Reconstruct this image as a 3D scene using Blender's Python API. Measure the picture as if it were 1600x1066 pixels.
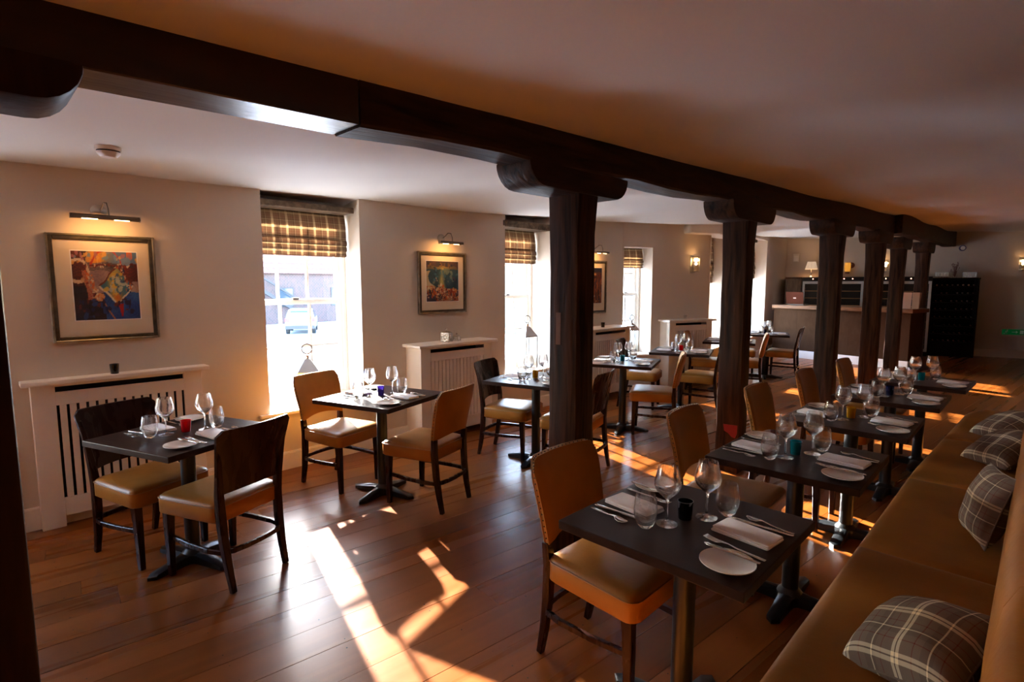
import bpy, bmesh, math, random
from mathutils import Vector, Matrix
random.seed(7)
R = math.radians
sc = bpy.context.scene
for o in list(bpy.data.objects): bpy.data.objects.remove(o)
C = sc.collection

# ---------------------------------------------------------------- camera
cam_d = bpy.data.cameras.new('camera'); cam = bpy.data.objects.new('camera', cam_d); C.objects.link(cam)
cam_d.sensor_fit = 'HORIZONTAL'; cam_d.sensor_width = 36.0; cam_d.lens = 36.0 * 847.8 / 1600.0
cam_d.clip_start = 0.02; cam_d.clip_end = 400
cam.location = (0, 0, 1.5805); cam.rotation_euler = (R(90 - 6.008), 0, R(44.588))
sc.camera = cam

# ---------------------------------------------------------------- world, sun, exposure
SUN_DIR = Vector((math.cos(R(14)) * math.cos(R(21)), -math.sin(R(14)) * math.cos(R(21)), -math.sin(R(21))))
w = bpy.data.worlds.new('sky'); sc.world = w; w.use_nodes = True
nt = w.node_tree; bg = nt.nodes['Background']
sky = nt.nodes.new('ShaderNodeTexSky'); sky.sky_type = 'NISHITA'; sky.sun_disc = False
sky.sun_elevation = R(21); sky.sun_rotation = math.atan2(-SUN_DIR.x, -SUN_DIR.y); sky.air_density = 1.0; sky.dust_density = 0.8; sky.ozone_density = 2.0
nt.links.new(sky.outputs[0], bg.inputs[0]); bg.inputs[1].default_value = 1.5
sd = bpy.data.lights.new('sun', 'SUN'); sd.energy = 19; sd.angle = R(0.7); sd.color = (1.0, 0.95, 0.88)
so = bpy.data.objects.new('sun', sd); C.objects.link(so); so.rotation_euler = SUN_DIR.to_track_quat('-Z', 'Y').to_euler(); so.location = (-30, 12, 14)
sc.view_settings.view_transform = 'Standard'; sc.view_settings.look = 'None'
sc.view_settings.gamma = 1.0; sc.view_settings.use_curve_mapping = False
sc.view_settings.exposure = 2.05
sc.cycles.use_denoising = True
sc.cycles.max_bounces = 14; sc.cycles.diffuse_bounces = 8; sc.cycles.glossy_bounces = 6; sc.cycles.transparent_max_bounces = 32
sc.cycles.caustics_reflective = False; sc.cycles.caustics_refractive = False
sc.cycles.sample_clamp_indirect = 12.0

# ---------------------------------------------------------------- materials
def s2l(c): return tuple(((v / 255) / 12.92 if v / 255 <= 0.04045 else ((v / 255 + 0.055) / 1.055) ** 2.4) for v in c)
class NT:
    def __init__(s, m): s.t = m.node_tree; s.n = s.t.nodes
    def new(s, k, **kw):
        x = s.n.new('ShaderNode' + k)
        for a, v in kw.items(): setattr(x, a, v)
        return x
    def link(s, a, b): s.t.links.new(a, b)
def mat(name, col, rough=0.5, metal=0.0, spec=0.5, noise=None, bump=None, coat=0.0, emit=None, sheen=0.0):
    """noise=(scale, amount, stretch xyz) varies the base colour; bump=(scale, strength)"""
    m = bpy.data.materials.new(name); m.use_nodes = True; T = NT(m); b = T.n['Principled BSDF']
    b.inputs['Base Color'].default_value = (*col, 1); b.inputs['Roughness'].default_value = rough
    b.inputs['Metallic'].default_value = metal; b.inputs['Specular IOR Level'].default_value = spec
    b.inputs['Coat Weight'].default_value = coat
    if sheen: b.inputs['Sheen Weight'].default_value = sheen
    if emit: b.inputs['Emission Color'].default_value = (*emit[0], 1); b.inputs['Emission Strength'].default_value = emit[1]
    tc = None
    if noise or bump:
        tc = T.new('TexCoord')
    if noise:
        mp = T.new('Mapping'); mp.inputs['Scale'].default_value = noise[2] if len(noise) > 2 else (1, 1, 1)
        T.link(tc.outputs['Object'], mp.inputs[0])
        nz = T.new('TexNoise'); nz.inputs['Scale'].default_value = noise[0]; nz.inputs['Detail'].default_value = 6
        T.link(mp.outputs[0], nz.inputs['Vector'])
        cr = T.new('ValToRGB'); a = noise[1]
        cr.color_ramp.elements[0].position = 0.3; cr.color_ramp.elements[1].position = 0.7
        cr.color_ramp.elements[0].color = (*[c * (1 - a) for c in col], 1); cr.color_ramp.elements[1].color = (*[min(1, c * (1 + a)) for c in col], 1)
        T.link(nz.outputs['Fac'], cr.inputs[0]); T.link(cr.outputs[0], b.inputs['Base Color'])
    if bump:
        n2 = T.new('TexNoise'); n2.inputs['Scale'].default_value = bump[0]; n2.inputs['Detail'].default_value = 5
        if noise: T.link(mp.outputs[0], n2.inputs['Vector'])
        else: T.link(tc.outputs['Object'], n2.inputs['Vector'])
        bp = T.new('Bump'); bp.inputs['Strength'].default_value = bump[1]; bp.inputs['Distance'].default_value = 0.02
        T.link(n2.outputs['Fac'], bp.inputs['Height']); T.link(bp.outputs[0], b.inputs['Normal'])
    return m
def glass_mat(name, tint=(1, 1, 1), refl=1.0, body=None):
    m = bpy.data.materials.new(name); m.use_nodes = True; T = NT(m); out = T.n['Material Output']; T.n.remove(T.n['Principled BSDF'])
    tr = T.new('BsdfTransparent'); tr.inputs[0].default_value = (*tint, 1)
    gl = T.new('BsdfGlossy'); gl.inputs['Roughness'].default_value = 0.03; gl.inputs[0].default_value = (1, 1, 1, 1)
    lw = T.new('LayerWeight'); lw.inputs[0].default_value = 0.5
    ml = T.new('Math', operation='POWER'); ml.inputs[1].default_value = 3.0; T.link(lw.outputs['Facing'], ml.inputs[0])
    ad = T.new('Math', operation='MULTIPLY_ADD'); ad.inputs[1].default_value = 0.75 * refl; ad.inputs[2].default_value = 0.045 * refl; T.link(ml.outputs[0], ad.inputs[0])
    src = tr
    if body:
        df = T.new('BsdfTranslucent'); df.inputs[0].default_value = (*body[0], 1)
        d2 = T.new('BsdfDiffuse'); d2.inputs[0].default_value = (*body[0], 1)
        a2 = T.new('MixShader'); a2.inputs[0].default_value = 0.5; T.link(df.outputs[0], a2.inputs[1]); T.link(d2.outputs[0], a2.inputs[2])
        mm = T.new('MixShader'); mm.inputs[0].default_value = body[1]; T.link(tr.outputs[0], mm.inputs[1]); T.link(a2.outputs[0], mm.inputs[2]); src = mm
    mx = T.new('MixShader'); T.link(ad.outputs[0], mx.inputs[0]); T.link(src.outputs[0], mx.inputs[1]); T.link(gl.outputs[0], mx.inputs[2])
    T.link(mx.outputs[0], out.inputs[0]); return m
def real_glass(name):
    m = bpy.data.materials.new(name); m.use_nodes = True; T = NT(m); out = T.n['Material Output']; T.n.remove(T.n['Principled BSDF'])
    g = T.new('BsdfGlass'); g.inputs['IOR'].default_value = 1.48; g.inputs['Roughness'].default_value = 0.0
    tr = T.new('BsdfTransparent'); mx = T.new('MixShader'); mx.inputs[0].default_value = 0.82
    T.link(tr.outputs[0], mx.inputs[1]); T.link(g.outputs[0], mx.inputs[2]); T.link(mx.outputs[0], out.inputs[0]); return m
def wood(name, dark, light, scale=(1, 1, 1), rough=0.4, sc_=6.0, spec=0.5, bump=0.0, random_amt=0.0, coat=0.0, rotz=0.0):
    m = bpy.data.materials.new(name); m.use_nodes = True; T = NT(m); b = T.n['Principled BSDF']
    tc = T.new('TexCoord'); m0 = T.new('Mapping'); m0.inputs['Rotation'].default_value = (0, 0, rotz); mp = T.new('Mapping'); mp.inputs['Scale'].default_value = scale
    T.link(tc.outputs['Object'], m0.inputs[0]); T.link(m0.outputs[0], mp.inputs[0])
    nz = T.new('TexNoise'); nz.inputs['Scale'].default_value = sc_; nz.inputs['Detail'].default_value = 8; nz.inputs['Distortion'].default_value = 0.6
    T.link(mp.outputs[0], nz.inputs['Vector'])
    cr = T.new('ValToRGB'); cr.color_ramp.elements[0].position = 0.32; cr.color_ramp.elements[1].position = 0.68
    cr.color_ramp.elements[0].color = (*dark, 1); cr.color_ramp.elements[1].color = (*light, 1)
    T.link(nz.outputs['Fac'], cr.inputs[0]); colo = cr.outputs[0]
    if random_amt:
        oi = T.new('ObjectInfo'); mr = T.new('MapRange'); mr.inputs['To Min'].default_value = 1 - random_amt; mr.inputs['To Max'].default_value = 1 + random_amt
        T.link(oi.outputs['Random'], mr.inputs[0])
        ad = T.new('VectorMath', operation='SCALE'); T.link(colo, ad.inputs[0]); T.link(mr.outputs[0], ad.inputs['Scale']); colo = ad.outputs[0]
        av = T.new('VectorMath', operation='ADD'); cb = T.new('CombineXYZ'); mu = T.new('Math', operation='MULTIPLY'); mu.inputs[1].default_value = 37.0
        T.link(oi.outputs['Random'], mu.inputs[0]); T.link(mu.outputs[0], cb.inputs[2]); T.link(mp.outputs[0], av.inputs[0]); T.link(cb.outputs[0], av.inputs[1]); T.link(av.outputs[0], nz.inputs['Vector'])
    T.link(colo, b.inputs['Base Color'])
    r2 = T.new('MapRange'); r2.inputs['To Min'].default_value = rough * 0.75; r2.inputs['To Max'].default_value = rough * 1.3; T.link(nz.outputs['Fac'], r2.inputs[0]); T.link(r2.outputs[0], b.inputs['Roughness'])
    b.inputs['Specular IOR Level'].default_value = spec; b.inputs['Coat Weight'].default_value = coat; b.inputs['Coat Roughness'].default_value = 0.2
    if bump:
        bp = T.new('Bump'); bp.inputs['Strength'].default_value = bump; bp.inputs['Distance'].default_value = 0.02
        T.link(nz.outputs['Fac'], bp.inputs['Height']); T.link(bp.outputs[0], b.inputs['Normal'])
    return m
def plaid(name, base, pale, red, scale=3.0, transl=0.0):
    """woven check from two stripe ramps over the UV map"""
    m = bpy.data.materials.new(name); m.use_nodes = True; T = NT(m); b = T.n['Principled BSDF']; out = T.n['Material Output']
    uv = T.new('UVMap'); sp = T.new('SeparateXYZ'); T.link(uv.outputs[0], sp.inputs[0]); cols = []
    for ax in (0, 1):
        mu = T.new('Math', operation='MULTIPLY'); mu.inputs[1].default_value = scale; T.link(sp.outputs[ax], mu.inputs[0])
        fr = T.new('Math', operation='FRACT'); T.link(mu.outputs[0], fr.inputs[0])
        cr = T.new('ValToRGB'); r = cr.color_ramp; r.interpolation = 'CONSTANT'
        dk = tuple(c * 0.72 for c in base); stops = [(0.0, base), (0.10, pale), (0.16, dk), (0.18, pale), (0.24, base), (0.46, red), (0.48, base), (0.60, dk), (0.72, pale), (0.745, dk), (0.80, base), (0.90, red), (0.915, base)]
        r.elements[0].position = 0; r.elements[0].color = (*base, 1); r.elements[1].position = stops[1][0]; r.elements[1].color = (*pale, 1)
        for p, c in stops[2:]:
            e = r.elements.new(p); e.color = (*c, 1)
        T.link(fr.outputs[0], cr.inputs[0]); cols.append(cr.outputs[0])
    mx = T.new('Mix', data_type='RGBA'); mx.inputs['Factor'].default_value = 0.5; T.link(cols[0], mx.inputs['A']); T.link(cols[1], mx.inputs['B'])
    T.link(mx.outputs['Result'], b.inputs['Base Color']); b.inputs['Roughness'].default_value = 0.9; b.inputs['Specular IOR Level'].default_value = 0.15
    if transl:
        tl = T.new('BsdfTranslucent'); T.link(mx.outputs['Result'], tl.inputs[0])
        ms = T.new('MixShader'); ms.inputs[0].default_value = transl; T.link(b.outputs[0], ms.inputs[1]); T.link(tl.outputs[0], ms.inputs[2]); T.link(ms.outputs[0], out.inputs[0])
    return m
def attr_mat(name, rough=0.6):
    m = bpy.data.materials.new(name); m.use_nodes = True; T = NT(m); b = T.n['Principled BSDF']
    a = T.new('Attribute'); a.attribute_name = 'print'; T.link(a.outputs['Color'], b.inputs['Base Color']); b.inputs['Roughness'].default_value = rough; return m

M = {}
M['wall'] = mat('wall_paint', s2l((212, 199, 184)), 0.75, spec=0.25, noise=(1.3, 0.03), bump=(3.0, 0.12))
M['wall_unseen_dark'] = mat('brown_unseen_wall', s2l((112, 88, 70)), 0.75, spec=0.2)  # for the unseen right wall, darkened to cut bounce light on that side
M['ceil'] = mat('ceiling_paint', s2l((220, 217, 212)), 0.7, spec=0.2, noise=(1.0, 0.03), bump=(1.6, 0.15))
M['white'] = mat('white_gloss_paint', s2l((244, 237, 227)), 0.42, noise=(6, 0.02))
M['sash'] = mat('white_sash_paint', s2l((236, 234, 230)), 0.45)
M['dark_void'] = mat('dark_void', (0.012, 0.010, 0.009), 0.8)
M['board'] = wood('floorboard_wood', (0.160, 0.041, 0.0055), (0.245, 0.071, 0.012), (4, 0.13, 1), 0.28, 1.8, 0.22, 0.02, 0.28, rotz=R(6))
M['subfloor'] = mat('subfloor_dark', (0.02, 0.012, 0.008), 0.9)
M['oldbeam'] = wood('weathered_oak', (0.009, 0.005, 0.004), (0.060, 0.027, 0.015), (9, 0.6, 6), 0.5, 3.0, 0.14, 0.4)
M['oldpost'] = wood('weathered_oak_post', (0.011, 0.006, 0.0045), (0.078, 0.032, 0.016), (9, 9, 0.6), 0.55, 3.0, 0.11, 0.4)
M['redbeam'] = wood('stained_oak', (0.016, 0.0045, 0.003), (0.034, 0.010, 0.006), (9, 0.6, 6), 0.30, 3.0, 0.36, 0.1)
M['redpost'] = wood('stained_oak_post', (0.014, 0.004, 0.003), (0.034, 0.010, 0.006), (9, 9, 0.6), 0.45, 3.0, 0.14, 0.1)
M['peg'] = wood('pale_patch_oak', (0.09, 0.03, 0.010), (0.19, 0.072, 0.025), (6, 6, 0.8), 0.6, 4.0)
M['lintel'] = wood('lintel_oak', (0.06, 0.04, 0.025), (0.20, 0.14, 0.09), (5, 0.8, 5), 0.7, 4.0, 0.3, 0.4)
M['chairwood'] = wood('mahogany_stain', (0.021, 0.0058, 0.0036), (0.027, 0.0075, 0.0045), (4, 4, 0.8), 0.27, 5.0, 0.24)
M['leather'] = mat('tan_leather', (0.37, 0.146, 0.022), 0.38, spec=0.28, noise=(5.0, 0.14), bump=(60, 0.05))
M['leather2'] = mat('tan_suede_leather', (0.265, 0.089, 0.010), 0.5, spec=0.14, noise=(3.0, 0.18), bump=(40, 0.06))
M['piping'] = mat('leather_piping', (0.36, 0.17, 0.05), 0.4)
M['stud'] = mat('dark_nail_studs', (0.05, 0.035, 0.02), 0.35, metal=1.0)
M['tabletop'] = wood('wenge_laminate', (0.024, 0.0112, 0.0085), (0.037, 0.0180, 0.0138), (3, 14, 3), 0.36, 4.0, 0.15)
M['iron'] = mat('black_cast_iron', (0.012, 0.014, 0.016), 0.32, spec=0.5, bump=(30, 0.08))
M['linen'] = mat('white_linen', s2l((252, 248, 246)), 0.9, spec=0.1, bump=(120, 0.1))
M['china'] = mat('white_china', s2l((248, 243, 234)), 0.15, spec=0.5)
M['steel'] = mat('polished_steel', (0.72, 0.70, 0.68), 0.16, metal=1.0)
M['brushed'] = mat('brushed_nickel', (0.50, 0.47, 0.43), 0.3, metal=1.0)
M['glass'] = real_glass('clear_glass')
M['pane'] = glass_mat('window_glass', (0.97, 0.98, 0.98), 0.6)
M['frameglass'] = glass_mat('picture_glass', (0.99, 0.99, 0.99), 0.55)
M['wax'] = mat('candle_wax', s2l((238, 226, 205)), 0.5)
for n, c in dict(red=(0.75, 0.012, 0.02), purple=(0.06, 0.03, 0.22), yellow=(0.62, 0.36, 0.015), teal=(0.01, 0.30, 0.34), black=(0.012, 0.013, 0.018), navy=(0.012, 0.02, 0.10)).items():
    M['votive_' + n] = glass_mat('tealight_glass_' + n, tuple(min(1, 0.12 + 1.1 * v) for v in c), 0.9, (c, 0.55))
M['clearvotive'] = glass_mat('tealight_glass_clear', (0.93, 0.93, 0.93), 1.0)
M['plaid'] = plaid('tartan_wool', s2l((122, 104, 90)), s2l((250, 232, 196)), s2l((110, 36, 30)), 2.1)
M['blind'] = plaid('tartan_blind', s2l((134, 110, 90)), s2l((226, 206, 170)), s2l((112, 54, 42)), 8.0, 0.46)
M['pictureframe'] = mat('silver_gilt_frame', (0.33, 0.29, 0.22), 0.35, metal=0.8, noise=(14, 0.35))
M['picturedge'] = mat('dark_frame_moulding', (0.10, 0.085, 0.06), 0.4, metal=0.6, noise=(20, 0.4))
M['mount'] = mat('cream_mount_board', s2l((228, 214, 192)), 0.9)
M['print'] = attr_mat('art_print', 0.5)
M['bulb'] = mat('warm_bulb', (1, 0.8, 0.5), 0.5, emit=((1.0, 0.62, 0.28), 4.5))
M['plastic'] = mat('white_plastic', s2l((225, 215, 203)), 0.4)
M['mirror'] = mat('mirror_mosaic', (0.75, 0.74, 0.72), 0.08, metal=1.0, bump=(45, 0.6))
M['barfront'] = wood('bar_panel_brown', (0.050, 0.025, 0.014), (0.064, 0.033, 0.019), (2, 2, 1), 0.8, 4.0, 0.0)
M['bartop'] = wood('bar_top_oak', (0.09, 0.034, 0.012), (0.19, 0.078, 0.028), (0.8, 8, 4), 0.4, 4.0, 0.2)
M['cupboard'] = wood('oak_cupboard', (0.12, 0.06, 0.025), (0.24, 0.13, 0.06), (6, 6, 0.8), 0.4, 4.0)
M['appliance'] = mat('black_appliance', (0.010, 0.010, 0.011), 0.3)
M['darknickel'] = mat('dark_nickel', (0.20, 0.18, 0.155), 0.4, metal=0.8)
M['fridgesteel'] = mat('satin_steel_trim', (0.62, 0.62, 0.62), 0.4, metal=0.3)
M['rack'] = mat('black_rack_wood', (0.004, 0.003, 0.003), 0.5, spec=0.15)
M['bottle'] = mat('dark_bottle_glass', (0.012, 0.018, 0.014), 0.08, spec=0.8)
M['foil'] = mat('bottle_foil', (0.25, 0.18, 0.16), 0.35, metal=0.7)
M['shelfwood'] = mat('pale_beech_slat', s2l((170, 128, 84)), 0.5)
M['led'] = mat('red_led', (1, 0.3, 0.2), 0.5, emit=((1.0, 0.35, 0.2), 6))
M['shade'] = mat('lampshade_pleated', s2l((240, 222, 200)), 0.8, emit=((1.0, 0.72, 0.48), 0.10))
M['ambershade'] = mat('amber_lampshade', (0.75, 0.30, 0.03), 0.5, emit=((1.0, 0.42, 0.05), 0.14))
M['green'] = mat('exit_sign_green', (0.004, 0.20, 0.045), 0.4, emit=((0.0, 0.5, 0.12), 0.012))
M['signwhite'] = mat('sign_white', (0.8, 0.85, 0.8), 0.5)
M['lid'] = mat('brown_laptop_lid', (0.085, 0.026, 0.016), 0.5, spec=0.0)
M['card'] = mat('pale_menu_card', s2l((205, 170, 150)), 0.7)
M['card2'] = mat('tan_menu_card', s2l((150, 115, 85)), 0.7)
M['twig'] = mat('dried_flower', (0.16, 0.05, 0.035), 0.8)
M['red_mark'] = mat('red_mark_colour', (0.24, 0.003, 0.004), 0.5)
M['purple'] = mat('purple_plastic_ring', (0.10, 0.08, 0.16), 0.4)
# outside
M['road'] = mat('pale_tarmac', s2l((202, 203, 205)), 0.9, noise=(0.6, 0.08))
def brick_mat(name, c1, c2, mortar, s):
    m = bpy.data.materials.new(name); m.use_nodes = True; T = NT(m); b = T.n['Principled BSDF']
    tc = T.new('TexCoord'); bt = T.new('TexBrick'); bt.inputs['Scale'].default_value = s; bt.inputs['Color1'].default_value = (*c1, 1); bt.inputs['Color2'].default_value = (*c2, 1); bt.inputs['Mortar'].default_value = (*mortar, 1)
    mp = T.new('Mapping'); mp.inputs['Rotation'].default_value = (R(90), 0, R(90)); T.link(tc.outputs['Object'], mp.inputs[0]); T.link(mp.outputs[0], bt.inputs[0]); T.link(bt.outputs[0], b.inputs['Base Color']); b.inputs['Roughness'].default_value = 0.9; return m
M['brick'] = brick_mat('old_brick', s2l((92, 68, 64)), s2l((76, 62, 60)), s2l((104, 94, 90)), 2.2)
M['stone'] = brick_mat('grey_stone', s2l((105, 100, 96)), s2l((84, 80, 78)), s2l((115, 110, 105)), 1.5)
M['tile'] = mat('clay_roof_tile', s2l((108, 78, 72)), 0.85, noise=(5, 0.2))
M['darkwood'] = mat('dark_painted_timber', (0.05, 0.045, 0.045), 0.7)
M['hedge'] = mat('hedge_green', (0.10, 0.13, 0.06), 0.9, noise=(6, 0.5), bump=(9, 1.0))
M['carpaint'] = mat('silver_car_paint', (0.20, 0.21, 0.22), 0.3, metal=0.3, coat=0.6)
M['cardark'] = mat('blue_car_paint', (0.06, 0.07, 0.10), 0.28, metal=0.3, coat=0.6)
M['carglass'] = mat('dark_car_glass', (0.05, 0.07, 0.09), 0.06)
M['tyre'] = mat('tyre_rubber', (0.02, 0.02, 0.02), 0.8)
M['taillight'] = mat('red_tail_light', (0.6, 0.03, 0.03), 0.3)
M['plate_y'] = mat('yellow_number_plate', (0.75, 0.55, 0.03), 0.5)
M['render'] = mat('cream_render', s2l((205, 196, 184)), 0.9)
M['doorblue'] = mat('pale_blue_door', s2l((150, 178, 190)), 0.6)

# ---------------------------------------------------------------- mesh helpers
class MB:
    def __init__(s): s.v = []; s.f = []; s.uv = {}
    def add(s, vs, fs, T=None):
        o = len(s.v)
        s.v += [tuple(T @ Vector(p)) if T else tuple(p) for p in vs]; s.f += [tuple(i + o for i in f) for f in fs]; return s
    def box(s, x0, x1, y0, y1, z0, z1, T=None):
        vs = [(x0, y0, z0), (x1, y0, z0), (x1, y1, z0), (x0, y1, z0), (x0, y0, z1), (x1, y0, z1), (x1, y1, z1), (x0, y1, z1)]
        return s.add(vs, [(0, 3, 2, 1), (4, 5, 6, 7), (0, 1, 5, 4), (1, 2, 6, 5), (2, 3, 7, 6), (3, 0, 4, 7)], T)
    def prism(s, poly, z0, z1, T=None):
        n = len(poly); a = sum(poly[i][0] * poly[(i + 1) % n][1] - poly[(i + 1) % n][0] * poly[i][1] for i in range(n))
        if a < 0: poly = poly[::-1]
        vs = [(p[0], p[1], z0) for p in poly] + [(p[0], p[1], z1) for p in poly]
        fs = [tuple(range(n - 1, -1, -1)), tuple(range(n, 2 * n))] + [(i, (i + 1) % n, n + (i + 1) % n, n + i) for i in range(n)]
        return s.add(vs, fs, T)
    def lathe(s, prof, n=20, T=None, cap0=True, cap1=True):
        vs = []; fs = []
        for (r, z) in prof: vs += [(r * math.cos(2 * math.pi * k / n), r * math.sin(2 * math.pi * k / n), z) for k in range(n)]
        for i in range(len(prof) - 1): fs += [(i * n + k, i * n + (k + 1) % n, (i + 1) * n + (k + 1) % n, (i + 1) * n + k) for k in range(n)]
        if cap0: fs.append(tuple(range(n - 1, -1, -1)))
        if cap1: fs.append(tuple(range((len(prof) - 1) * n, len(prof) * n)))
        return s.add(vs, fs, T)
    def sweep(s, path, sizes, n=4, closed=False, T=None, up=(0, 0, 1), phase=None):
        """section swept along path; sizes = radius, or (a, b) half sizes; n=4 gives a rectangle"""
        P = [Vector(p) for p in path]; L = len(P); vs = []; fs = []
        if not isinstance(sizes, list): sizes = [sizes] * L
        for i, p in enumerate(P):
            a = P[(i - 1) % L] if (i > 0 or closed) else p; b = P[(i + 1) % L] if (i < L - 1 or closed) else p
            t = (b - a).normalized(); u = Vector(up)
            if abs(t.dot(u)) > 0.97: u = Vector((1, 0, 0)) if abs(t.x) < 0.9 else Vector((0, 1, 0))
            x = t.cross(u).normalized(); y = x.cross(t).normalized(); sz = sizes[i]; ra, rb = sz if isinstance(sz, tuple) else (sz, sz)
            for k in range(n):
                if n == 4: cx, cy = [(-1, -1), (1, -1), (1, 1), (-1, 1)][k]
                else: cx, cy = math.cos(2 * math.pi * k / n), math.sin(2 * math.pi * k / n)
                vs.append(tuple(p + x * cx * ra + y * cy * rb))
        m = L if closed else L - 1
        for i in range(m): fs += [(i * n + k, i * n + (k + 1) % n, ((i + 1) % L) * n + (k + 1) % n, ((i + 1) % L) * n + k) for k in range(n)]
        if not closed: fs += [tuple(range(n - 1, -1, -1)), tuple(range((L - 1) * n, L * n))]
        return s.add(vs, fs, T)
    def loft(s, rings, T=None, cap=True):
        n = len(rings[0]); vs = [p for r in rings for p in r]; fs = []
        for i in range(len(rings) - 1): fs += [(i * n + k, i * n + (k + 1) % n, (i + 1) * n + (k + 1) % n, (i + 1) * n + k) for k in range(n)]
        if cap: fs += [tuple(range(n - 1, -1, -1)), tuple(range((len(rings) - 1) * n, len(rings) * n))]
        return s.add(vs, fs, T)
    def mesh(s, name, m, bevel=0, seg=2, smooth=None, fix=True):
        me = bpy.data.meshes.new(name); me.from_pydata(s.v, [], s.f)
        if bevel or fix:
            bm = bmesh.new(); bm.from_mesh(me)
            if fix: bmesh.ops.recalc_face_normals(bm, faces=bm.faces)
            if bevel: bmesh.ops.bevel(bm, geom=[e for e in bm.edges if len(e.link_faces) == 2 and e.calc_face_angle(0) > 0.5], offset=bevel, segments=seg, affect='EDGES', profile=0.6, clamp_overlap=True)
            bm.to_mesh(me); bm.free()
        me.materials.append(m)
        if smooth is not None:
            me.polygons.foreach_set('use_smooth', [True] * len(me.polygons)); me.set_sharp_from_angle(angle=R(smooth))
        return me
    def build(s, name, m, parent=None, **k):
        return link(name, s.mesh(name, m, **k), parent)
def link(name, data, parent=None):
    o = bpy.data.objects.new(name, data); C.objects.link(o)
    if parent: o.parent = parent
    return o
def tag(o, label=None, cat=None, group=None, kind=None):
    if label: o['label'] = label
    if cat: o['category'] = cat
    if group: o['group'] = group
    if kind: o['kind'] = kind
    return o
def empty(name, loc=(0, 0, 0), rz=0.0, label=None, cat=None, group=None, kind=None):
    o = bpy.data.objects.new(name, None); C.objects.link(o); o.empty_display_size = 0.05
    o.location = loc; o.rotation_euler = (0, 0, rz); return tag(o, label, cat, group, kind)
def copy_tree(o, parent=None):
    c = o.copy(); C.objects.link(c)
    if parent: c.parent = parent
    for ch in list(o.children): copy_tree(ch, c)
    return c
def ring(pts, z): return [(x, y, z) for x, y in pts]
def rrect(hx, hy, r, n=5, taper=0.0):
    """rounded rectangle outline, taper narrows the -x end"""
    out = []
    for cx, cy, a0 in ((hx - r, hy - r, 0), (-hx + r, hy - r, 90), (-hx + r, -hy + r, 180), (hx - r, -hy + r, 270)):
        for k in range(n + 1):
            a = R(a0 + 90 * k / n); x = cx + r * math.cos(a); y = cy + r * math.sin(a)
            out.append((x, y * (1 - taper * (hx - x) / (2 * hx))))
    return out
def Tz(loc=(0, 0, 0), rz=0.0): return Matrix.Translation(loc) @ Matrix.Rotation(rz, 4, 'Z')
def uv_grid(name, fn, nu, nv, m, parent=None, uvs=(1, 1), solid=0.0, smooth=60):
    """surface x=fn(u,v) with a UV map, optional thickness"""
    me = bpy.data.meshes.new(name); vs = [fn(i / nu, j / nv) for j in range(nv + 1) for i in range(nu + 1)]
    fs = [(j * (nu + 1) + i, j * (nu + 1) + i + 1, (j + 1) * (nu + 1) + i + 1, (j + 1) * (nu + 1) + i) for j in range(nv) for i in range(nu)]
    me.from_pydata(vs, [], fs); ul = me.uv_layers.new(name='UVMap')
    for p in me.polygons:
        for li in p.loop_indices:
            vi = me.loops[li].vertex_index; ul.data[li].uv = ((vi % (nu + 1)) / nu * uvs[0], (vi // (nu + 1)) / nv * uvs[1])
    me.materials.append(m); me.polygons.foreach_set('use_smooth', [True] * len(me.polygons))
    o = link(name, me, parent)
    if solid: md = o.modifiers.new('thickness', 'SOLIDIFY'); md.thickness = solid; md.offset = 0
    return o

# ================================================================ SETTING
def ceil_z(x, y):
    z = 2.28 + 0.027 * y
    k = min(1.0, abs(x + 1.92) / 0.7); k = k * k * (3 - 2 * k)
    a = (x * math.cos(R(28)) - y * math.sin(R(28)))          # sagging old plaster: broad ridges running diagonally
    z += 1.5 * k * (0.016 * math.sin(2.9 * a + 0.5 * y + 1.1) + 0.010 * math.sin(5.2 * a - 0.7 * x + 0.4) + 0.006 * math.sin(1.6 * x + 2.3 * y))
    return z
WX = -4.55
KX, KY = -4.55, 6.95                       # where the window wall turns
DA = math.atan2(0.933, 0.36)               # direction of the angled piece of wall
D3 = Vector((math.cos(DA), math.sin(DA), 0)); N3 = Vector((math.sin(DA), -math.cos(DA), 0))
def on3(t, y=0, z=0): p = Vector((KX, KY, z)) + D3 * t - N3 * y; return p   # y = depth into the wall
E3 = on3(1.70)
CORNER = (-4.75, 14.62); FAR_S = 0.262; FAR_A = math.atan(FAR_S)
def far_y(x): return CORNER[1] + FAR_S * (x - CORNER[0])
W4 = Vector((E3.x, E3.y, 0)); W4D = (Vector((*CORNER, 0)) - W4).normalized(); A4 = math.atan2(W4D.y, W4D.x)
N4 = Vector((W4D.y, -W4D.x, 0))
def on4(t, y=0): return W4 + W4D * t - N4 * y
RX = 0.42; NY = -2.3

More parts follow.
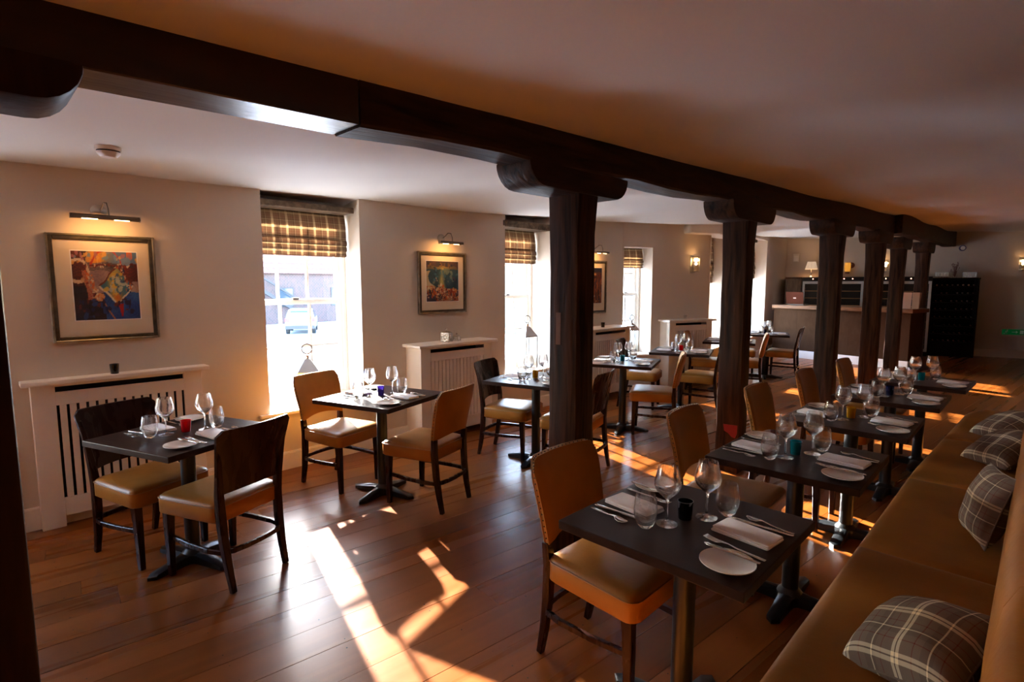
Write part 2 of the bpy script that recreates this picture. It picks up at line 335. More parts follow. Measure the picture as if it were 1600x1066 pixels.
# floor with separate boards
fl = MB().box(-5.0, RX, NY, 16.6, -0.10, -0.022).build('floor', M['subfloor']); tag(fl, kind='structure')
def clip(poly, a, b, c):                  # keep a*x+b*y<=c
    out = []
    for i in range(len(poly)):
        p, q = poly[i], poly[(i + 1) % len(poly)]; dp = a * p[0] + b * p[1] - c; dq = a * q[0] + b * q[1] - c
        if dp <= 0: out.append(p)
        if dp * dq < 0: t = dp / (dp - dq); out.append((p[0] + t * (q[0] - p[0]), p[1] + t * (q[1] - p[1])))
    return out
BA = R(6.0); bd = (math.sin(BA), math.cos(BA)); bn = (math.cos(BA), -math.sin(BA))
u = -7.2; rowi = 0
while u < 1.2:
    bw = random.choice((0.17, 0.19, 0.20, 0.215)); t = -3.5 + random.uniform(-2.0, 0)
    while t < 18:
        ln = random.uniform(3.2, 5.2)
        q = [(bn[0] * a + bd[0] * b, bn[1] * a + bd[1] * b) for a, b in ((u + .0013, t + .0008), (u + bw - .0013, t + .0008), (u + bw - .0013, t + ln - .0008), (u + .0013, t + ln - .0008))]
        for a, b, c in ((1, 0, RX), (-1, 0, 4.60), (0, -1, -NY), (-FAR_S, 1, CORNER[1] - FAR_S * CORNER[0])):
            if q: q = clip(q, a, b, c)
        if q and len(q) > 2:
            ar = abs(sum(q[i][0] * q[(i + 1) % len(q)][1] - q[(i + 1) % len(q)][0] * q[i][1] for i in range(len(q)))) / 2
            if ar > 0.02: MB().prism(q, -0.022, random.uniform(-0.0007, 0.0)).build('floorboard', M['board'], fl)
        t += ln
    u += bw; rowi += 1

# rows of nail heads across the boards over each joist
nh = MB()
for j in range(20):
    yy = -.6 + .42 * j
    for i in range(46):
        a = -4.9 + .105 * i + .03 * (i % 2) + random.uniform(-.012, .012); b_ = yy + random.uniform(-.014, .014) + .10 * a; x_, y_ = bn[0] * a + bd[0] * b_, bn[1] * a + bd[1] * b_
        if -4.4 < x_ < -.2 and y_ > -.5 and random.random() < .8:
            rr_ = random.uniform(.0022, .0042); nh.add([(x_ + rr_ * math.cos(k * 1.047), y_ + rr_ * math.sin(k * 1.047), .0006) for k in range(6)], [tuple(range(6))])
tag(nh.build('nail_heads', M['subfloor'], fl, fix=False), kind='stuff')
# ceiling
def ceil_obj():
    nx, ny = 56, 150; x0, x1, y0, y1 = -5.1, RX + 0.15, NY - 0.1, 16.6
    vs = []; fs = []
    for j in range(ny + 1):
        for i in range(nx + 1):
            x = x0 + (x1 - x0) * i / nx; y = y0 + (y1 - y0) * j / ny; vs.append((x, y, ceil_z(x, y)))
    for j in range(ny):
        for i in range(nx): a = j * (nx + 1) + i; fs.append((a, a + nx + 1, a + nx + 2, a + 1))
    b = MB(); b.add(vs, fs); o = b.build('ceiling', M['ceil'], smooth=60, fix=False); md = o.modifiers.new('thickness', 'SOLIDIFY'); md.thickness = 0.12; md.offset = -1
    return tag(o, kind='structure')
ceil_obj()

# window wall: piers, aprons and heads (plan polygons extruded)
TOP = 2.95; OUT = 0.45
wl = MB(); xo = WX - OUT
def pier(poly, z0=0.0, z1=TOP): wl.prism(poly, z0, z1)
pier([(WX, NY), (WX, -1.15), (xo, -1.30), (xo, NY)]); pier([(WX, -.22), (WX, 1.745), (xo, 1.60), (xo, -.20)])
pier([(WX, -1.15), (WX, -.22), (xo, -.20), (xo, -1.30)], 0, 0.50); pier([(WX - 0.30, -1.25), (WX - 0.30, -.21), (xo, -.20), (xo, -1.30)], 2.26, TOP)  # opening for the added window, out of view
pier([(WX, 2.62), (WX, 4.50), (xo, 4.38), (xo, 2.64)])
k_out = on3(0.02, OUT)
pier([(WX, 5.32), (WX, KY), (on3(0.03).x, on3(0.03).y), (k_out.x, k_out.y), (xo, 6.6), (xo, 5.30)])
# apron + head below / above the openings
pier([(WX, 1.745), (WX, 2.62), (xo, 2.64), (xo, 1.60)], 0, 0.50); pier([(WX - 0.30, 1.65), (WX - 0.30, 2.63), (xo, 2.64), (xo, 1.60)], 2.26, TOP)
pier([(WX, 4.50), (WX, 5.32), (xo, 5.30), (xo, 4.38)], 0, 0.50); pier([(WX - 0.30, 4.42), (WX - 0.30, 5.31), (xo, 5.30), (xo, 4.38)], 2.30, TOP)
tag(wl.build('wall_left', M['wall']), kind='structure')
wl = MB()
def pt(v): return (v.x, v.y)
pier([pt(on3(0.56)), pt(on3(1.70)), pt(on3(1.70, OUT) + D3 * 0.1), pt(on3(0.58, OUT))])
pier([pt(on3(0.03)), pt(on3(0.56)), pt(on3(0.58, OUT)), pt(on3(0.02, OUT))], 0, 0.50); pier([pt(on3(0.03)), pt(on3(0.56)), pt(on3(0.58, OUT)), pt(on3(0.02, OUT))], 2.13, TOP)
tag(wl.build('wall_angled', M['wall']), kind='structure')
wl = MB()
a0, a1, b0, b1, ee = 0.06, 0.98, 2.72, 4.0, (Vector((*CORNER, 0)) - W4).length
pier([pt(on4(0.0)), pt(on4(a0)), pt(on4(a0, OUT)), pt(on4(0.0, OUT))])
pier([pt(on4(a1)), pt(on4(b0)), pt(on4(b0 - .05, OUT)), pt(on4(a1, OUT))]); pier([pt(on4(b1)), pt(on4(ee + .5)), pt(on4(ee + .5, OUT)), pt(on4(b1, OUT))])
for s, e, zt in ((a0, a1, 2.45), (b0, b1, 2.52)):
    pier([pt(on4(s)), pt(on4(e)), pt(on4(e, OUT)), pt(on4(s, OUT))], 0, 0.50); pier([pt(on4(s)), pt(on4(e)), pt(on4(e, OUT)), pt(on4(s, OUT))], zt, TOP + .1)
tag(wl.build('wall_bar_side', M['wall']), kind='structure')
x1 = RX + .1; wl = MB(); wl.prism([(CORNER[0] - .3, far_y(CORNER[0] - .3)), (x1, far_y(x1)), (x1, far_y(x1) + .2), (CORNER[0] - .3, far_y(CORNER[0] - .3) + .2)], 0, 3.0)
tag(wl.build('wall_far', M['wall']), kind='structure')
tag(MB().box(RX, RX + .15, NY, far_y(RX) + .1, 0, 3.0).build('wall_right', M['wall_unseen_dark']), kind='structure')
tag(MB().box(-5.0, RX + .15, NY - .15, NY, 0, 3.0).build('wall_near', M['wall']), kind='structure')
# low soffit where the ceiling steps along the angled wall
sp = [pt(on3(1.15, 0.05)), pt(on3(1.15, -0.16)), pt(on3(1.70, -0.20)), pt(on4(1.2, -0.22)), pt(on4(1.2, 0.05))]
tag(MB().prism(sp, 2.36, 2.75).build('trim_1', M['ceil'], bevel=0.03), kind='structure')

# baseboards
def base(name, p, q, h=0.15):
    d = (q - p); L = d.length; a = math.atan2(d.y, d.x)
    b = MB().box(0, L, -0.018, 0, 0, h - .012, Tz(p, a)).box(0, L, -0.012, 0, h - .012, h, Tz(p, a)); return tag(b.build(name, M['white']), kind='structure')
V = lambda x, y, z=0: Vector((x, y, z))
base('baseboard_left', V(WX, NY), V(WX, KY))
base('baseboard_angled', on3(0), on3(1.70)); base('baseboard_bar_side', on4(0), on4(ee)); base('baseboard_far', V(CORNER[0], CORNER[1]), V(RX, far_y(RX)), 0.17)

# sash windows. local x along the wall, -y into the room
def window(n, origin, rz, w, z0, z1, yd=0.34, cols=3, mid=1.42):
    r = empty('window_%d' % n, origin, rz, kind='structure'); f = MB(); t = 0.045
    f.box(0, t, yd - .03, yd + .06, z0, z1).box(w - t, w, yd - .03, yd + .06, z0, z1).box(t, w - t, yd - .03, yd + .06, z1 - t, z1).box(t, w - t, yd - .03, yd + .07, z0, z0 + .05)
    f.build('window_frame', M['sash'], r, bevel=.004, seg=1)
    for nm, za, zb, yy, rows in (('lower_sash', z0 + .05, mid + .02, yd, 2), ('upper_sash', mid - .02, z1 - t, yd + .03, 2)):
        s = MB(); bt = .045
        s.box(t, t + bt, yy - .015, yy + .02, za, zb).box(w - t - bt, w - t, yy - .015, yy + .02, za, zb)
        s.box(t + bt, w - t - bt, yy - .015, yy + .02, za, za + (bt if nm == 'upper_sash' else .07)).box(t + bt, w - t - bt, yy - .015, yy + .02, zb - bt, zb)
        so_ = s.build(nm, M['sash'], r, bevel=.003, seg=1)
        xa, xb = t + bt, w - t - bt; zl = za + (bt if nm == 'upper_sash' else .07); zh = zb - bt
        for i in range(1, cols): x = xa + (xb - xa) * i / cols; MB().box(x - .011, x + .011, yy - .012, yy + .016, zl, zh).build('glazing_bar', M['sash'], so_)
        for j in range(1, rows): z = zl + (zh - zl) * j / rows; MB().box(xa, xb, yy - .010, yy + .014, z - .011, z + .011).build('glazing_bar', M['sash'], so_)
        for i in range(cols):
            for j in range(rows):
                pa, pb = xa + (xb - xa) * i / cols, xa + (xb - xa) * (i + 1) / cols; qa, qb = zl + (zh - zl) * j / rows, zl + (zh - zl) * (j + 1) / rows
                MB().add([(pa, yy + .003, qa), (pb, yy + .003, qa), (pb, yy + .003, qb), (pa, yy + .003, qb)], [(0, 1, 2, 3)]).build('pane', M['pane'], so_, fix=False)
    MB().box(w / 2 - .03, w / 2 + .03, yd - .03, yd - .012, mid + .02, mid + .035).build('sash_catch', M['brushed'], r)
    return r
H90 = R(90)
window(1, (WX, 1.64, 0), H90, 1.00, 0.50, 2.24)
window(2, (WX, 4.41, 0), H90, 0.90, 0.50, 2.28)
window(3, on3(0.03), DA, 0.545, 0.50, 2.13, cols=2)
window(4, on4(a0), A4, a1 - a0, 0.50, 2.45); window(5, on4(b0), A4, b1 - b0, 0.50, 2.52)
window(6, (WX, -1.26, 0), H90, 1.05, 0.50, 2.24)  # added window out of view, brings extra daylight to the foreground
def sill(n, origin, rz, x0, x1, yd=.31):
    b = MB().box(x0 - .09, x1 + .09, -.045, .0, .478, .505).box(x0, x1, 0, yd, .478, .505); tag(b.build('trim_%d' % n, M['white'], bevel=.006), kind='structure').location = origin; bpy.context.view_layer.update()
    o = C.objects[-1]; o.rotation_euler = (0, 0, rz)
sill(2, (WX, 0, 0), H90, 1.745, 2.62); sill(11, (WX, 0, 0), H90, -1.15, -.22); sill(3, (WX, 0, 0), H90, 4.50, 5.32); sill(4, on3(0), DA, .05, .55); sill(5, on4(0), A4, a0 + .01, a1 - .01); sill(6, on4(0), A4, b0 + .01, b1 - .01)  # the second sill belongs to the added unseen window
def lintel(n, p, rz, x0, x1, z0, z1, ya=.05, yb=.30):
    o = MB().box(x0, x1, ya, yb, z0, z1).build('trim_%d' % n, M['lintel'], bevel=.008); o.location = p; o.rotation_euler = (0, 0, rz); tag(o, kind='structure')
lintel(7, (WX, 0, 0), H90, 1.70, 2.60, 2.222, 2.275); lintel(8, (WX, 0, 0), H90, 4.46, 5.31, 2.245, 2.325, .0, .30); lintel(9, on4(0), A4, a0, a0 + .5, 2.40, 2.45); lintel(10, on4(0), A4, b0, b0 + .6, 2.44, 2.50)

# ================================================================ POSTS AND BEAMS
posts = [(-1.93, -0.02, .20, .19, 'stained oak post cut off by the left edge of the picture', -.42, .29), (-1.92, 2.43, .195, .16, 'weathered oak post with a pale patch, nearest in the middle of the room', -.48, .37),
         (-1.845, 4.53, .195, .17, 'weathered oak post with a red mark near its foot', -.42, .47), (-1.735, 6.78, .20, .18, 'third full post along, in front of the bar counter', -.44, .42),
         (-1.72, 8.80, .20, .17, 'oak post just left of the two far posts standing close together', -.45, .42), (-1.80, 10.85, .19, .17, 'oak post beside the pale sliver of light, second from far end', -.42, .42), (-1.75, 12.9, .20, .18, 'farthest oak post beside the black wine rack', -.4, .45)]
def capz(y): return 2.035 + 0.010 * y
def beamz(y): return capz(y) + 0.105 + 0.006 * y
for i, (x, y, wx, wy, lab, c0, c1) in enumerate(posts):
    r = empty('timber_post', (x, y, 0), 0, lab, 'post'); cz = capz(y); red = i == 0
    mat_ = M['redpost'] if red else M['oldpost']
    hx, hy = wx / 2, wy / 2; ch = .009; rings = []
    nlev = 10
    for k in range(nlev + 1):
        z = cz * k / nlev; e = (0.005 * math.sin(3.1 * k + i), .004 * math.cos(2.3 * k + 2 * i)) if not red else (0, 0); fl_ = 1.0 + (.10 if k >= nlev - 0 else (.02 if k == nlev - 1 else 0))
        rings.append([(px * fl_ + e[0] * .5, py * fl_ + e[1] * .5, z) for px, py in rrect(hx, hy, ch, 2)])
    MB().loft(rings).build('shaft', mat_, r, smooth=25)
    # bolster capital, rounded ends
    top = beamz(y) + .004; h = top - cz; prof = []
    rr = min(.13, h)
    for k in range(7): a = R(-90 + 90 * k / 6); prof.append((c1 - rr + rr * math.cos(a) , cz + rr + rr * math.sin(a) * 1.0))
    prof = [(p, q) for p, q in prof if q < top]; prof.append((c1, top)); left = [(-p + (c0 + c1), q) for p, q in prof][::-1]
    outl = left + prof[:0] + [p for p in prof]
    hw = wx / 2 + .022
    vs = [(-hw, a, b) for a, b in outl] + [(hw, a, b) for a, b in outl]; n = len(outl)
    fs = [tuple(range(n)), tuple(range(2 * n - 1, n - 1, -1))] + [(k, n + k, n + (k + 1) % n, (k + 1) % n) for k in range(n)]
    MB().add(vs, fs).build('capital', M['redpost'] if red else M['oldbeam'], r, bevel=.012, smooth=40)
    if i == 1:
        MB().box(-.045, -.012, -hy - .004, -hy + .006, 1.24, 1.42).build('patch', M['peg'], r); tag(r.children[-1], 'pale timber patch let into the post')
    if i == 2:
        MB().add([(x_, y_, z_) for y_ in (-hy - .005, -hy + .002) for x_, z_ in ((-.03, .405), (.088, .412), (.086, .34), (.070, .30), (.040, .31), (.015, .335), (-.02, .35))], [tuple(range(7)), tuple(range(13, 6, -1))] + [(k, (k + 1) % 7, 7 + (k + 1) % 7, 7 + k) for k in range(7)]).build('post_red_mark', M['red_mark'], r); tag(r.children[-1], 'red mark')  # flat red shape on the front face near the foot
def bx(y): return -1.945 + .024 * min(y, 9.5)
def beam(y0, y1, m, lab, hw, off=0.0, wob=0.0):
    n = max(4, int((y1 - y0) / .35)); rings = []
    for k in range(n + 1):
        y = y0 + (y1 - y0) * k / n; x = bx(y) + off; zb = beamz(y) + wob * .010 * math.sin(5 * y) - 0.002; zt = 2.30 + .027 * y + .03; c = .012 if wob else .004
        e = wob * .008 * math.sin(7.3 * y + 1)
        rings.append([(x - hw + e, y, zt), (x - hw, y, zb + c), (x - hw + c, y, zb), (x + hw - c + e, y, zb), (x + hw + e, y, zb + c), (x + hw, y, zt)])
    o = MB().loft(rings).build('ceiling_beam', m, smooth=35); tag(o, lab, 'beam'); return o
beam(-2.28, 1.06, M['redbeam'], 'smooth dark-stained ceiling beam at the left end, with glossy underside', .098)
beam(1.065, 9.4, M['oldbeam'], 'long rough weathered ceiling beam carried on the row of posts', .098, 0, 1)
beam(9.35, 15.4, M['oldbeam'], 'far continuation of the ceiling beam, offset behind the joint', .09, .10, 1)

# ================================================================ FURNITURE
def chair_frame(r, wood_back):
    for s in (-1, 1):
        MB().sweep([(.192, s * .188, 0), (.190, s * .190, .2), (.185, s * .192, .385)], [(.0145, .0145), (.018, .018), (.022, .022)], up=(0, 1, 0)).build('leg', M['chairwood'], r, bevel=.003, seg=1)
        top = .80 if wood_back else .56
        path = [(-.262, s * .168, 0), (-.238, s * .170, .12), (-.218, s * .174, .26), (-.208, s * .178, .42), (-.214, s * .184, .52)]
        sz = [(.0135, .0145), (.016, .017), (.018, .02), (.018, .021), (.016, .019)]
        if wood_back: path += [(-.234, s * .194, .66), (-.262, s * .205, .80)]; sz += [(.012, .015), (.006, .008)]
        MB().sweep(path, sz, up=(0, 1, 0)).build('leg', M['chairwood'], r, bevel=.003, seg=1)
    hp = [(.185, -.178, .215), (.02, -.196, .213), (-.13, -.200, .212), (-.205, -.186, .212), (-.245, -.140, .212), (-.256, -.07, .212), (-.258, 0, .212)]
    hp = hp + [(x, -y, z) for x, y, z in hp[-2::-1]]
    MB().sweep(hp, (.010, .013)).build('stretcher', M['chairwood'], r, bevel=.003, seg=1)
    lv = [(.362, .012, .0), (.372, 0, 0), (.440, 0, 0), (.455, .004, 0), (.466, .016, 0), (.473, .04, 0), (.477, .09, 0)]
    MB().loft([ring([(x + .012, y) for x, y in rrect(.222 - e, .232 - e, max(.03, .05 - e * .3), 5, .13)], z) for z, e, _ in lv]).build('seat', M['leather'], r, smooth=55)
    MB().sweep([(x + .012, y, .449) for x, y in rrect(.2225, .2325, .05, 5, .13)], .0035, n=5, closed=True).build('piping', M['piping'], r, smooth=80)
def back_panel(zb, zt, wb, wt, th, nx=14, nz=8, arch=0.0, rc=.05, depth=.034):
    """curved panel: front grid, back grid and rim"""
    vs = []; fs = []
    def P(i, j, side):
        a = -1 + 2 * i / nx
        def half(z): return wb + (wt - wb) * (z - zb) / (zt - zb)
        z1 = zt; y_ = a * wt; d = abs(y_) - (wt - rc)
        if d > 0: z1 = zt - rc + math.sqrt(max(0, rc * rc - d * d))
        z0 = zb + arch * (1 - a * a)
        z = z0 + (z1 - z0) * j / nz; h = half(z); y = a * h
        x = -.212 - .075 * ((z - .50) / .36) ** 1.25 * (1 if z > .5 else 0) - depth * (1 - a * a) + .01
        edge = 1.0
        if th > .03: edge = (1 - max(0, abs(a) - .82) / .18 * .55) * (1 - max(0, j / nz - .86) / .14 * .6)
        return (x + side * th / 2 * edge, y, z)
    for side in (1, -1): vs += [P(i, j, side) for j in range(nz + 1) for i in range(nx + 1)]
    N = (nx + 1) * (nz + 1); g = lambda i, j: j * (nx + 1) + i
    for j in range(nz):
        for i in range(nx): fs.append((g(i, j), g(i + 1, j), g(i + 1, j + 1), g(i, j + 1))); fs.append((N + g(i, j), N + g(i, j + 1), N + g(i + 1, j + 1), N + g(i + 1, j)))
    rim = [g(i, 0) for i in range(nx)] + [g(nx, j) for j in range(nz)] + [g(i, nz) for i in range(nx, 0, -1)] + [g(0, j) for j in range(nz, 0, -1)]
    for k in range(len(rim)): a, b = rim[k], rim[(k + 1) % len(rim)]; fs.append((a, N + a, N + b, b))
    return vs, fs, P, nx, nz
def make_wood_chair():
    r = empty('dining_chair'); chair_frame(r, True); vs, fs, P, nx, nz = back_panel(.510, .862, .190, .230, .015, arch=.014, rc=.03)
    MB().add(vs, fs).build('backrest', M['chairwood'], r, smooth=40); return r
def make_leather_chair():
    r = empty('dining_chair'); chair_frame(r, False); vs, fs, P, nx, nz = back_panel(.515, .862, .196, .222, .046, nx=18, nz=12, arch=.03, rc=.05)
    MB().add(vs, fs).build('backrest', M['leather'], r, smooth=60)
    pth = [P(0, j, -1) for j in range(nz + 1)] + [P(i, nz, -1) for i in range(1, nx)] + [P(nx, j, -1) for j in range(nz, -1, -1)]
    pth = [(x - .002, y, z) for x, y, z in pth]
    MB().sweep(pth, .0035, n=5).build('piping', M['piping'], r, smooth=80)
    st = MB(); P_ = [Vector(p) for p in pth]
    for a, b in zip(P_[:-1], P_[1:]):
        L = (b - a).length; n = max(1, int(L / .013))
        for k in range(n):
            p = a.lerp(b, k / n); cy = .94; q = Vector((p.x + .012, p.y * 1.004, p.z + (.001 if p.z > .85 else 0)))
            st.add([q + Vector(v) for v in ((.0045, 0, 0), (-.0045, 0, 0), (0, .0045, 0), (0, -.0045, 0), (0, 0, .0045), (0, 0, -.0045))], [(0, 2, 4), (2, 1, 4), (1, 3, 4), (3, 0, 4), (2, 0, 5), (1, 2, 5), (3, 1, 5), (0, 3, 5)])
    tag(st.build('nail_studs', M['stud'], r, fix=False), kind='stuff'); return r
def make_table(w, d):
    r = empty('bistro_table')
    MB().box(-w / 2, w / 2, -d / 2, d / 2, .718, .75).build('tabletop', M['tabletop'], r, bevel=.003)
    MB().lathe([(.060, .05), (.05, .062), (.0385, .075), (.0385, .70), (.09, .704), (.09, .718)], 20).build('column', M['iron'], r, smooth=40)
    for dx in (0,):
        out_ = []; L1, L2, wd = .285, .265, .030
        for q in range(4):
            a = q * 90; L = L1 if q % 2 == 0 else L2; c, s = math.cos(R(a)), math.sin(R(a))
            loc = [(L - .03, -wd), (L, 0), (L - .03, wd)]
            out_ += [(x * c - y * s, x * s + y * c) for x, y in loc]
            a2 = a + 45
            for t_, rr_ in ((-22, .088), (-8, .066), (8, .066), (22, .088)): out_.append((rr_ * math.cos(R(a2 + t_)), rr_ * math.sin(R(a2 + t_))))
        rings = [ring(out_, 0.0), ring(out_, .018), [(x * .985, y * .93, z) if 0 else (x, y, z) for x, y, z in [(p[0], p[1], .022 + .035 * max(0, 1 - math.hypot(*p) / .24)) for p in [(x * .97, y * .97) for x, y in out_]]], [(x * .45, y * .45, .054) for x, y in out_]]
        MB().loft(rings).build('base', M['iron'], r, smooth=30)
    return r
def cutlery_mesh(kind):
    b = MB()
    def strip(pts, t=.0016):       # pts: (x, halfwidth, z)
        rings = [[(x, -h, z - t), (x, h, z - t), (x, h, z + t), (x, -h, z + t)] for x, h, z in pts]; b.loft(rings)
    if kind == 'fork':
        strip([(0, .0065, .003), (.02, .007, .003), (.09, .0045, .004), (.125, .003, .008), (.142, .006, .007), (.152, .0115, .004), (.160, .012, .003)])
        for k in range(4): y = -.0098 + .0065 * k; b.loft([[(x, y - w_, z - .001), (x, y + w_, z - .001), (x, y + w_, z + .001), (x, y - w_, z + .001)] for x, w_, z in ((.159, .0022, .003), (.18, .002, .004), (.205, .0012, .008))])
    elif kind == 'spoon':
        strip([(0, .006, .003), (.02, .0065, .003), (.08, .004, .004), (.110, .003, .009), (.118, .008, .008), (.126, .014, .005), (.142, .017, .003), (.158, .0135, .004), (.168, .006, .006), (.170, .002, .007)], .001)
    elif kind == 'knife':
        strip([(0, .006, .004), (.01, .0075, .004), (.09, .007, .004), (.10, .0055, .004), (.12, .0085, .004), (.18, .010, .004), (.205, .007, .004), (.215, .002, .004)])
    else:
        strip([(0, .0055, .002), (.01, .0065, .002), (.08, .006, .002), (.09, .004, .002), (.105, .008, .002), (.15, .011, .002), (.17, .008, .002), (.178, .002, .002)])
    return b.mesh(kind, M['steel'], bevel=.0008, seg=1, smooth=50)
def lathe_mesh(name, prof, m, n=24): return MB().lathe(prof, n, cap0=False, cap1=False).mesh(name, m, smooth=70)
CUT = {k: cutlery_mesh(k) for k in ('fork', 'spoon', 'knife', 'butter_knife')}
WINE = lathe_mesh('wine_glass', [(.0005, .002), (.036, .0015), (.037, .0035), (.02, .007), (.006, .013), (.004, .03), (.0038, .075), (.006, .092), (.02, .104), (.038, .122), (.0455, .140), (.0445, .158), (.038, .185), (.0325, .209), (.0315, .2085), (.0435, .158), (.0445, .141), (.037, .124), (.018, .107), (.0005, .099)], M['glass'])
WATER = lathe_mesh('water_glass', [(.0005, .001), (.021, .001), (.029, .012), (.0385, .04), (.0405, .06), (.0375, .09), (.0325, .118), (.0315, .1175), (.0365, .09), (.0393, .06), (.037, .041), (.027, .018), (.0005, .012)], M['glass'])
PLATE = MB().lathe([(.0, 0), (.045, 0), (.05, .004), (.074, .010), (.080, .013), (.0795, .0155), (.060, .0105), (.045, .007), (.0, .0065)], 36, cap0=False, cap1=False).mesh('side_plate', M['china'], smooth=60)
def napkin_mesh():
    b = MB()
    for k in range(3):
        z0 = .0005 + k * .0052; e = [(0, 0), (.004, -.003), (.001, .002)][k]; rs = []
        o_ = rrect(.098 - .001 * k, .055 - .0015 * k, .006, 3); o_ = [(x + e[0], y + e[1]) for x, y in o_]
        zf = lambda x, y: .0015 * math.sin(22 * x + k) + (.002 if abs(x) < .004 else 0)
        sh = lambda s_, z: [(x * s_, y * s_, z + zf(x, y) * .5) for x, y in o_]
        b.loft([sh(.985, z0), sh(1, z0 + .0015), sh(1, z0 + .0042), sh(.98, z0 + .0055)])
    return b.mesh('napkin', M['linen'], smooth=50)
NAP = napkin_mesh()
VOT = MB().lathe([(.022, 0), (.0235, .002), (.0275, .066), (.0255, .066), (.0215, .006), (.0, .006)], 18, cap1=False)
VOTW = MB().lathe([(.0, .006), (.0195, .0065), (.0195, .020), (.0, .021)], 14, cap0=False, cap1=False).mesh('candle', M['wax'], smooth=50)
VOTM = {}
def votive(col, loc, label, group=None):
    r = empty('tealight_holder', loc, random.uniform(0, 6), label, 'candle holder', group)
    key = 'clearvotive' if col == 'clear' else 'votive_' + col
    if key not in VOTM: VOTM[key] = VOT.mesh('glass_cup', M[key], smooth=60)
    link('glass_cup', VOTM[key], r); link('candle', VOTW, r); return r

wchair = make_wood_chair(); lchair = make_leather_chair(); tA = make_table(.698, .675); tT = make_table(.65, .63); used = set()
def inst(proto, loc, rz, label, cat, group):
    o = proto if proto.name not in used else copy_tree(proto)
    used.add(proto.name); o.location = loc; o.rotation_euler = (0, 0, rz)
    o['label'] = label; o['category'] = cat
    if group: o['group'] = group
    return o
def place(name, me, cx, cy, a, x, y, z, rz, label, cat, group):
    c, s = math.cos(a), math.sin(a); o = link(name, me); o.location = (cx + x * c - y * s, cy + x * s + y * c, z); o.rotation_euler = (0, 0, a + rz); tag(o, label, cat, group); return o
def setting(cx, cy, a, side, sname, tname, detail):
    """one place setting; side=0 is +x end, 1 the -x end (turned by 180 degrees)"""
    aa = a + math.pi * side; j = lambda s_=.006: random.uniform(-s_, s_); Z = .7502
    where = 'on the %s of the %s' % (sname, tname)
    place('napkin', NAP, cx, cy, aa, .197 + j(), .030 + j(), Z, R(-9) + j(.06), 'white linen napkin folded flat ' + where, 'napkin', 'folded napkins')
    px, py = .236 + j(), -.198 + j()
    place('side_plate', PLATE, cx, cy, aa, px, py, Z, 0, 'small white round side plate ' + where, 'plate', 'white side plates')
    place('wine_glass', WINE, cx, cy, aa, .040 + j(.01), .078 + j(.012), Z, 0, 'stemmed clear wine glass ' + where, 'glass', 'wine glasses')
    place('water_glass', WATER, cx, cy, aa, .072 + j(.01), .152 + j(.01), Z, 0, 'stemless clear water tumbler ' + where, 'glass', 'water tumblers')
    if detail >= 1:
        place('fork', CUT['fork'], cx, cy, aa, .306 + j(), -.108 + j(), Z, math.pi - R(8) + j(.05), 'steel table fork ' + where, 'fork', 'table forks')
        place('table_knife', CUT['knife'], cx, cy, aa, .312 + j(), .122 + j(), Z, math.pi + j(.05), 'steel table knife ' + where, 'knife', 'table knives')
    if detail >= 2:
        place('spoon', CUT['spoon'], cx, cy, aa, .307 + j(), .150 + j(), Z, math.pi - R(10) + j(.05), 'steel dessert spoon ' + where, 'spoon', 'dessert spoons')
        place('butter_knife', CUT['butter_knife'], cx, cy, aa, px + .078, py + .045, Z + .015, math.pi - R(4) + j(.06), 'butter knife across side plate ' + where, 'knife', 'butter knives')
TABS = [  # x, y, rot, proto, tealight, name, sides, detail
    (-.851, 1.742, 0, tT, 'black', 'nearest bench table', 2), (-.816, 2.81, R(1), tT, 'teal', 'second bench table', 2),
    (-.811, 3.834, R(.5), tT, 'yellow', 'middle bench table', 2), (-.786, 4.847, 0, tT, 'navy', 'fourth bench table', 2), (-.722, 5.794, R(-1.5), tT, 'teal', 'farthest bench table', 1),
    (-3.404, .837, R(20.7), tA, 'red', 'front left table', 2), (-3.501, 2.157, R(17.4), tA, 'purple', 'first window table', 2), (-3.18, 3.53, R(16), tA, 'yellow', 'table behind the front post', 2),
    (-3.221, 4.98, R(21.5), tA, 'teal', 'teal-candle window table', 2), (-3.22, 6.30, R(20), tA, 'red', 'far red-candle window table', 1),
    (-3.30, 7.92, R(20), tA, 'teal', 'table behind second post', 0), (-3.35, 9.50, R(20), tA, 'navy', 'table nearest the bar', 0)]
for i, (x, y, a, pr, col, nm, det) in enumerate(TABS):
    bench = i < 5
    inst(pr, (x, y, 0), a, ('square dark wenge table on black pedestal, the ' + nm), 'table', 'pedestal tables')
    s0, s1 = ('bench side', 'chair side') if bench else ('room side', 'window side')
    setting(x, y, a, 0, s0, nm, det); setting(x, y, a, 1, s1, nm, det)
    c, s = math.cos(a), math.sin(a); vx, vy = -.012, .010
    votive(col, (x + vx * c - vy * s, y + vx * s + vy * c, .7502), '%s glass tealight holder in the middle of the %s' % ({'navy': 'dark blue'}.get(col, col), nm), 'table tealights')
g = 'dining chairs'
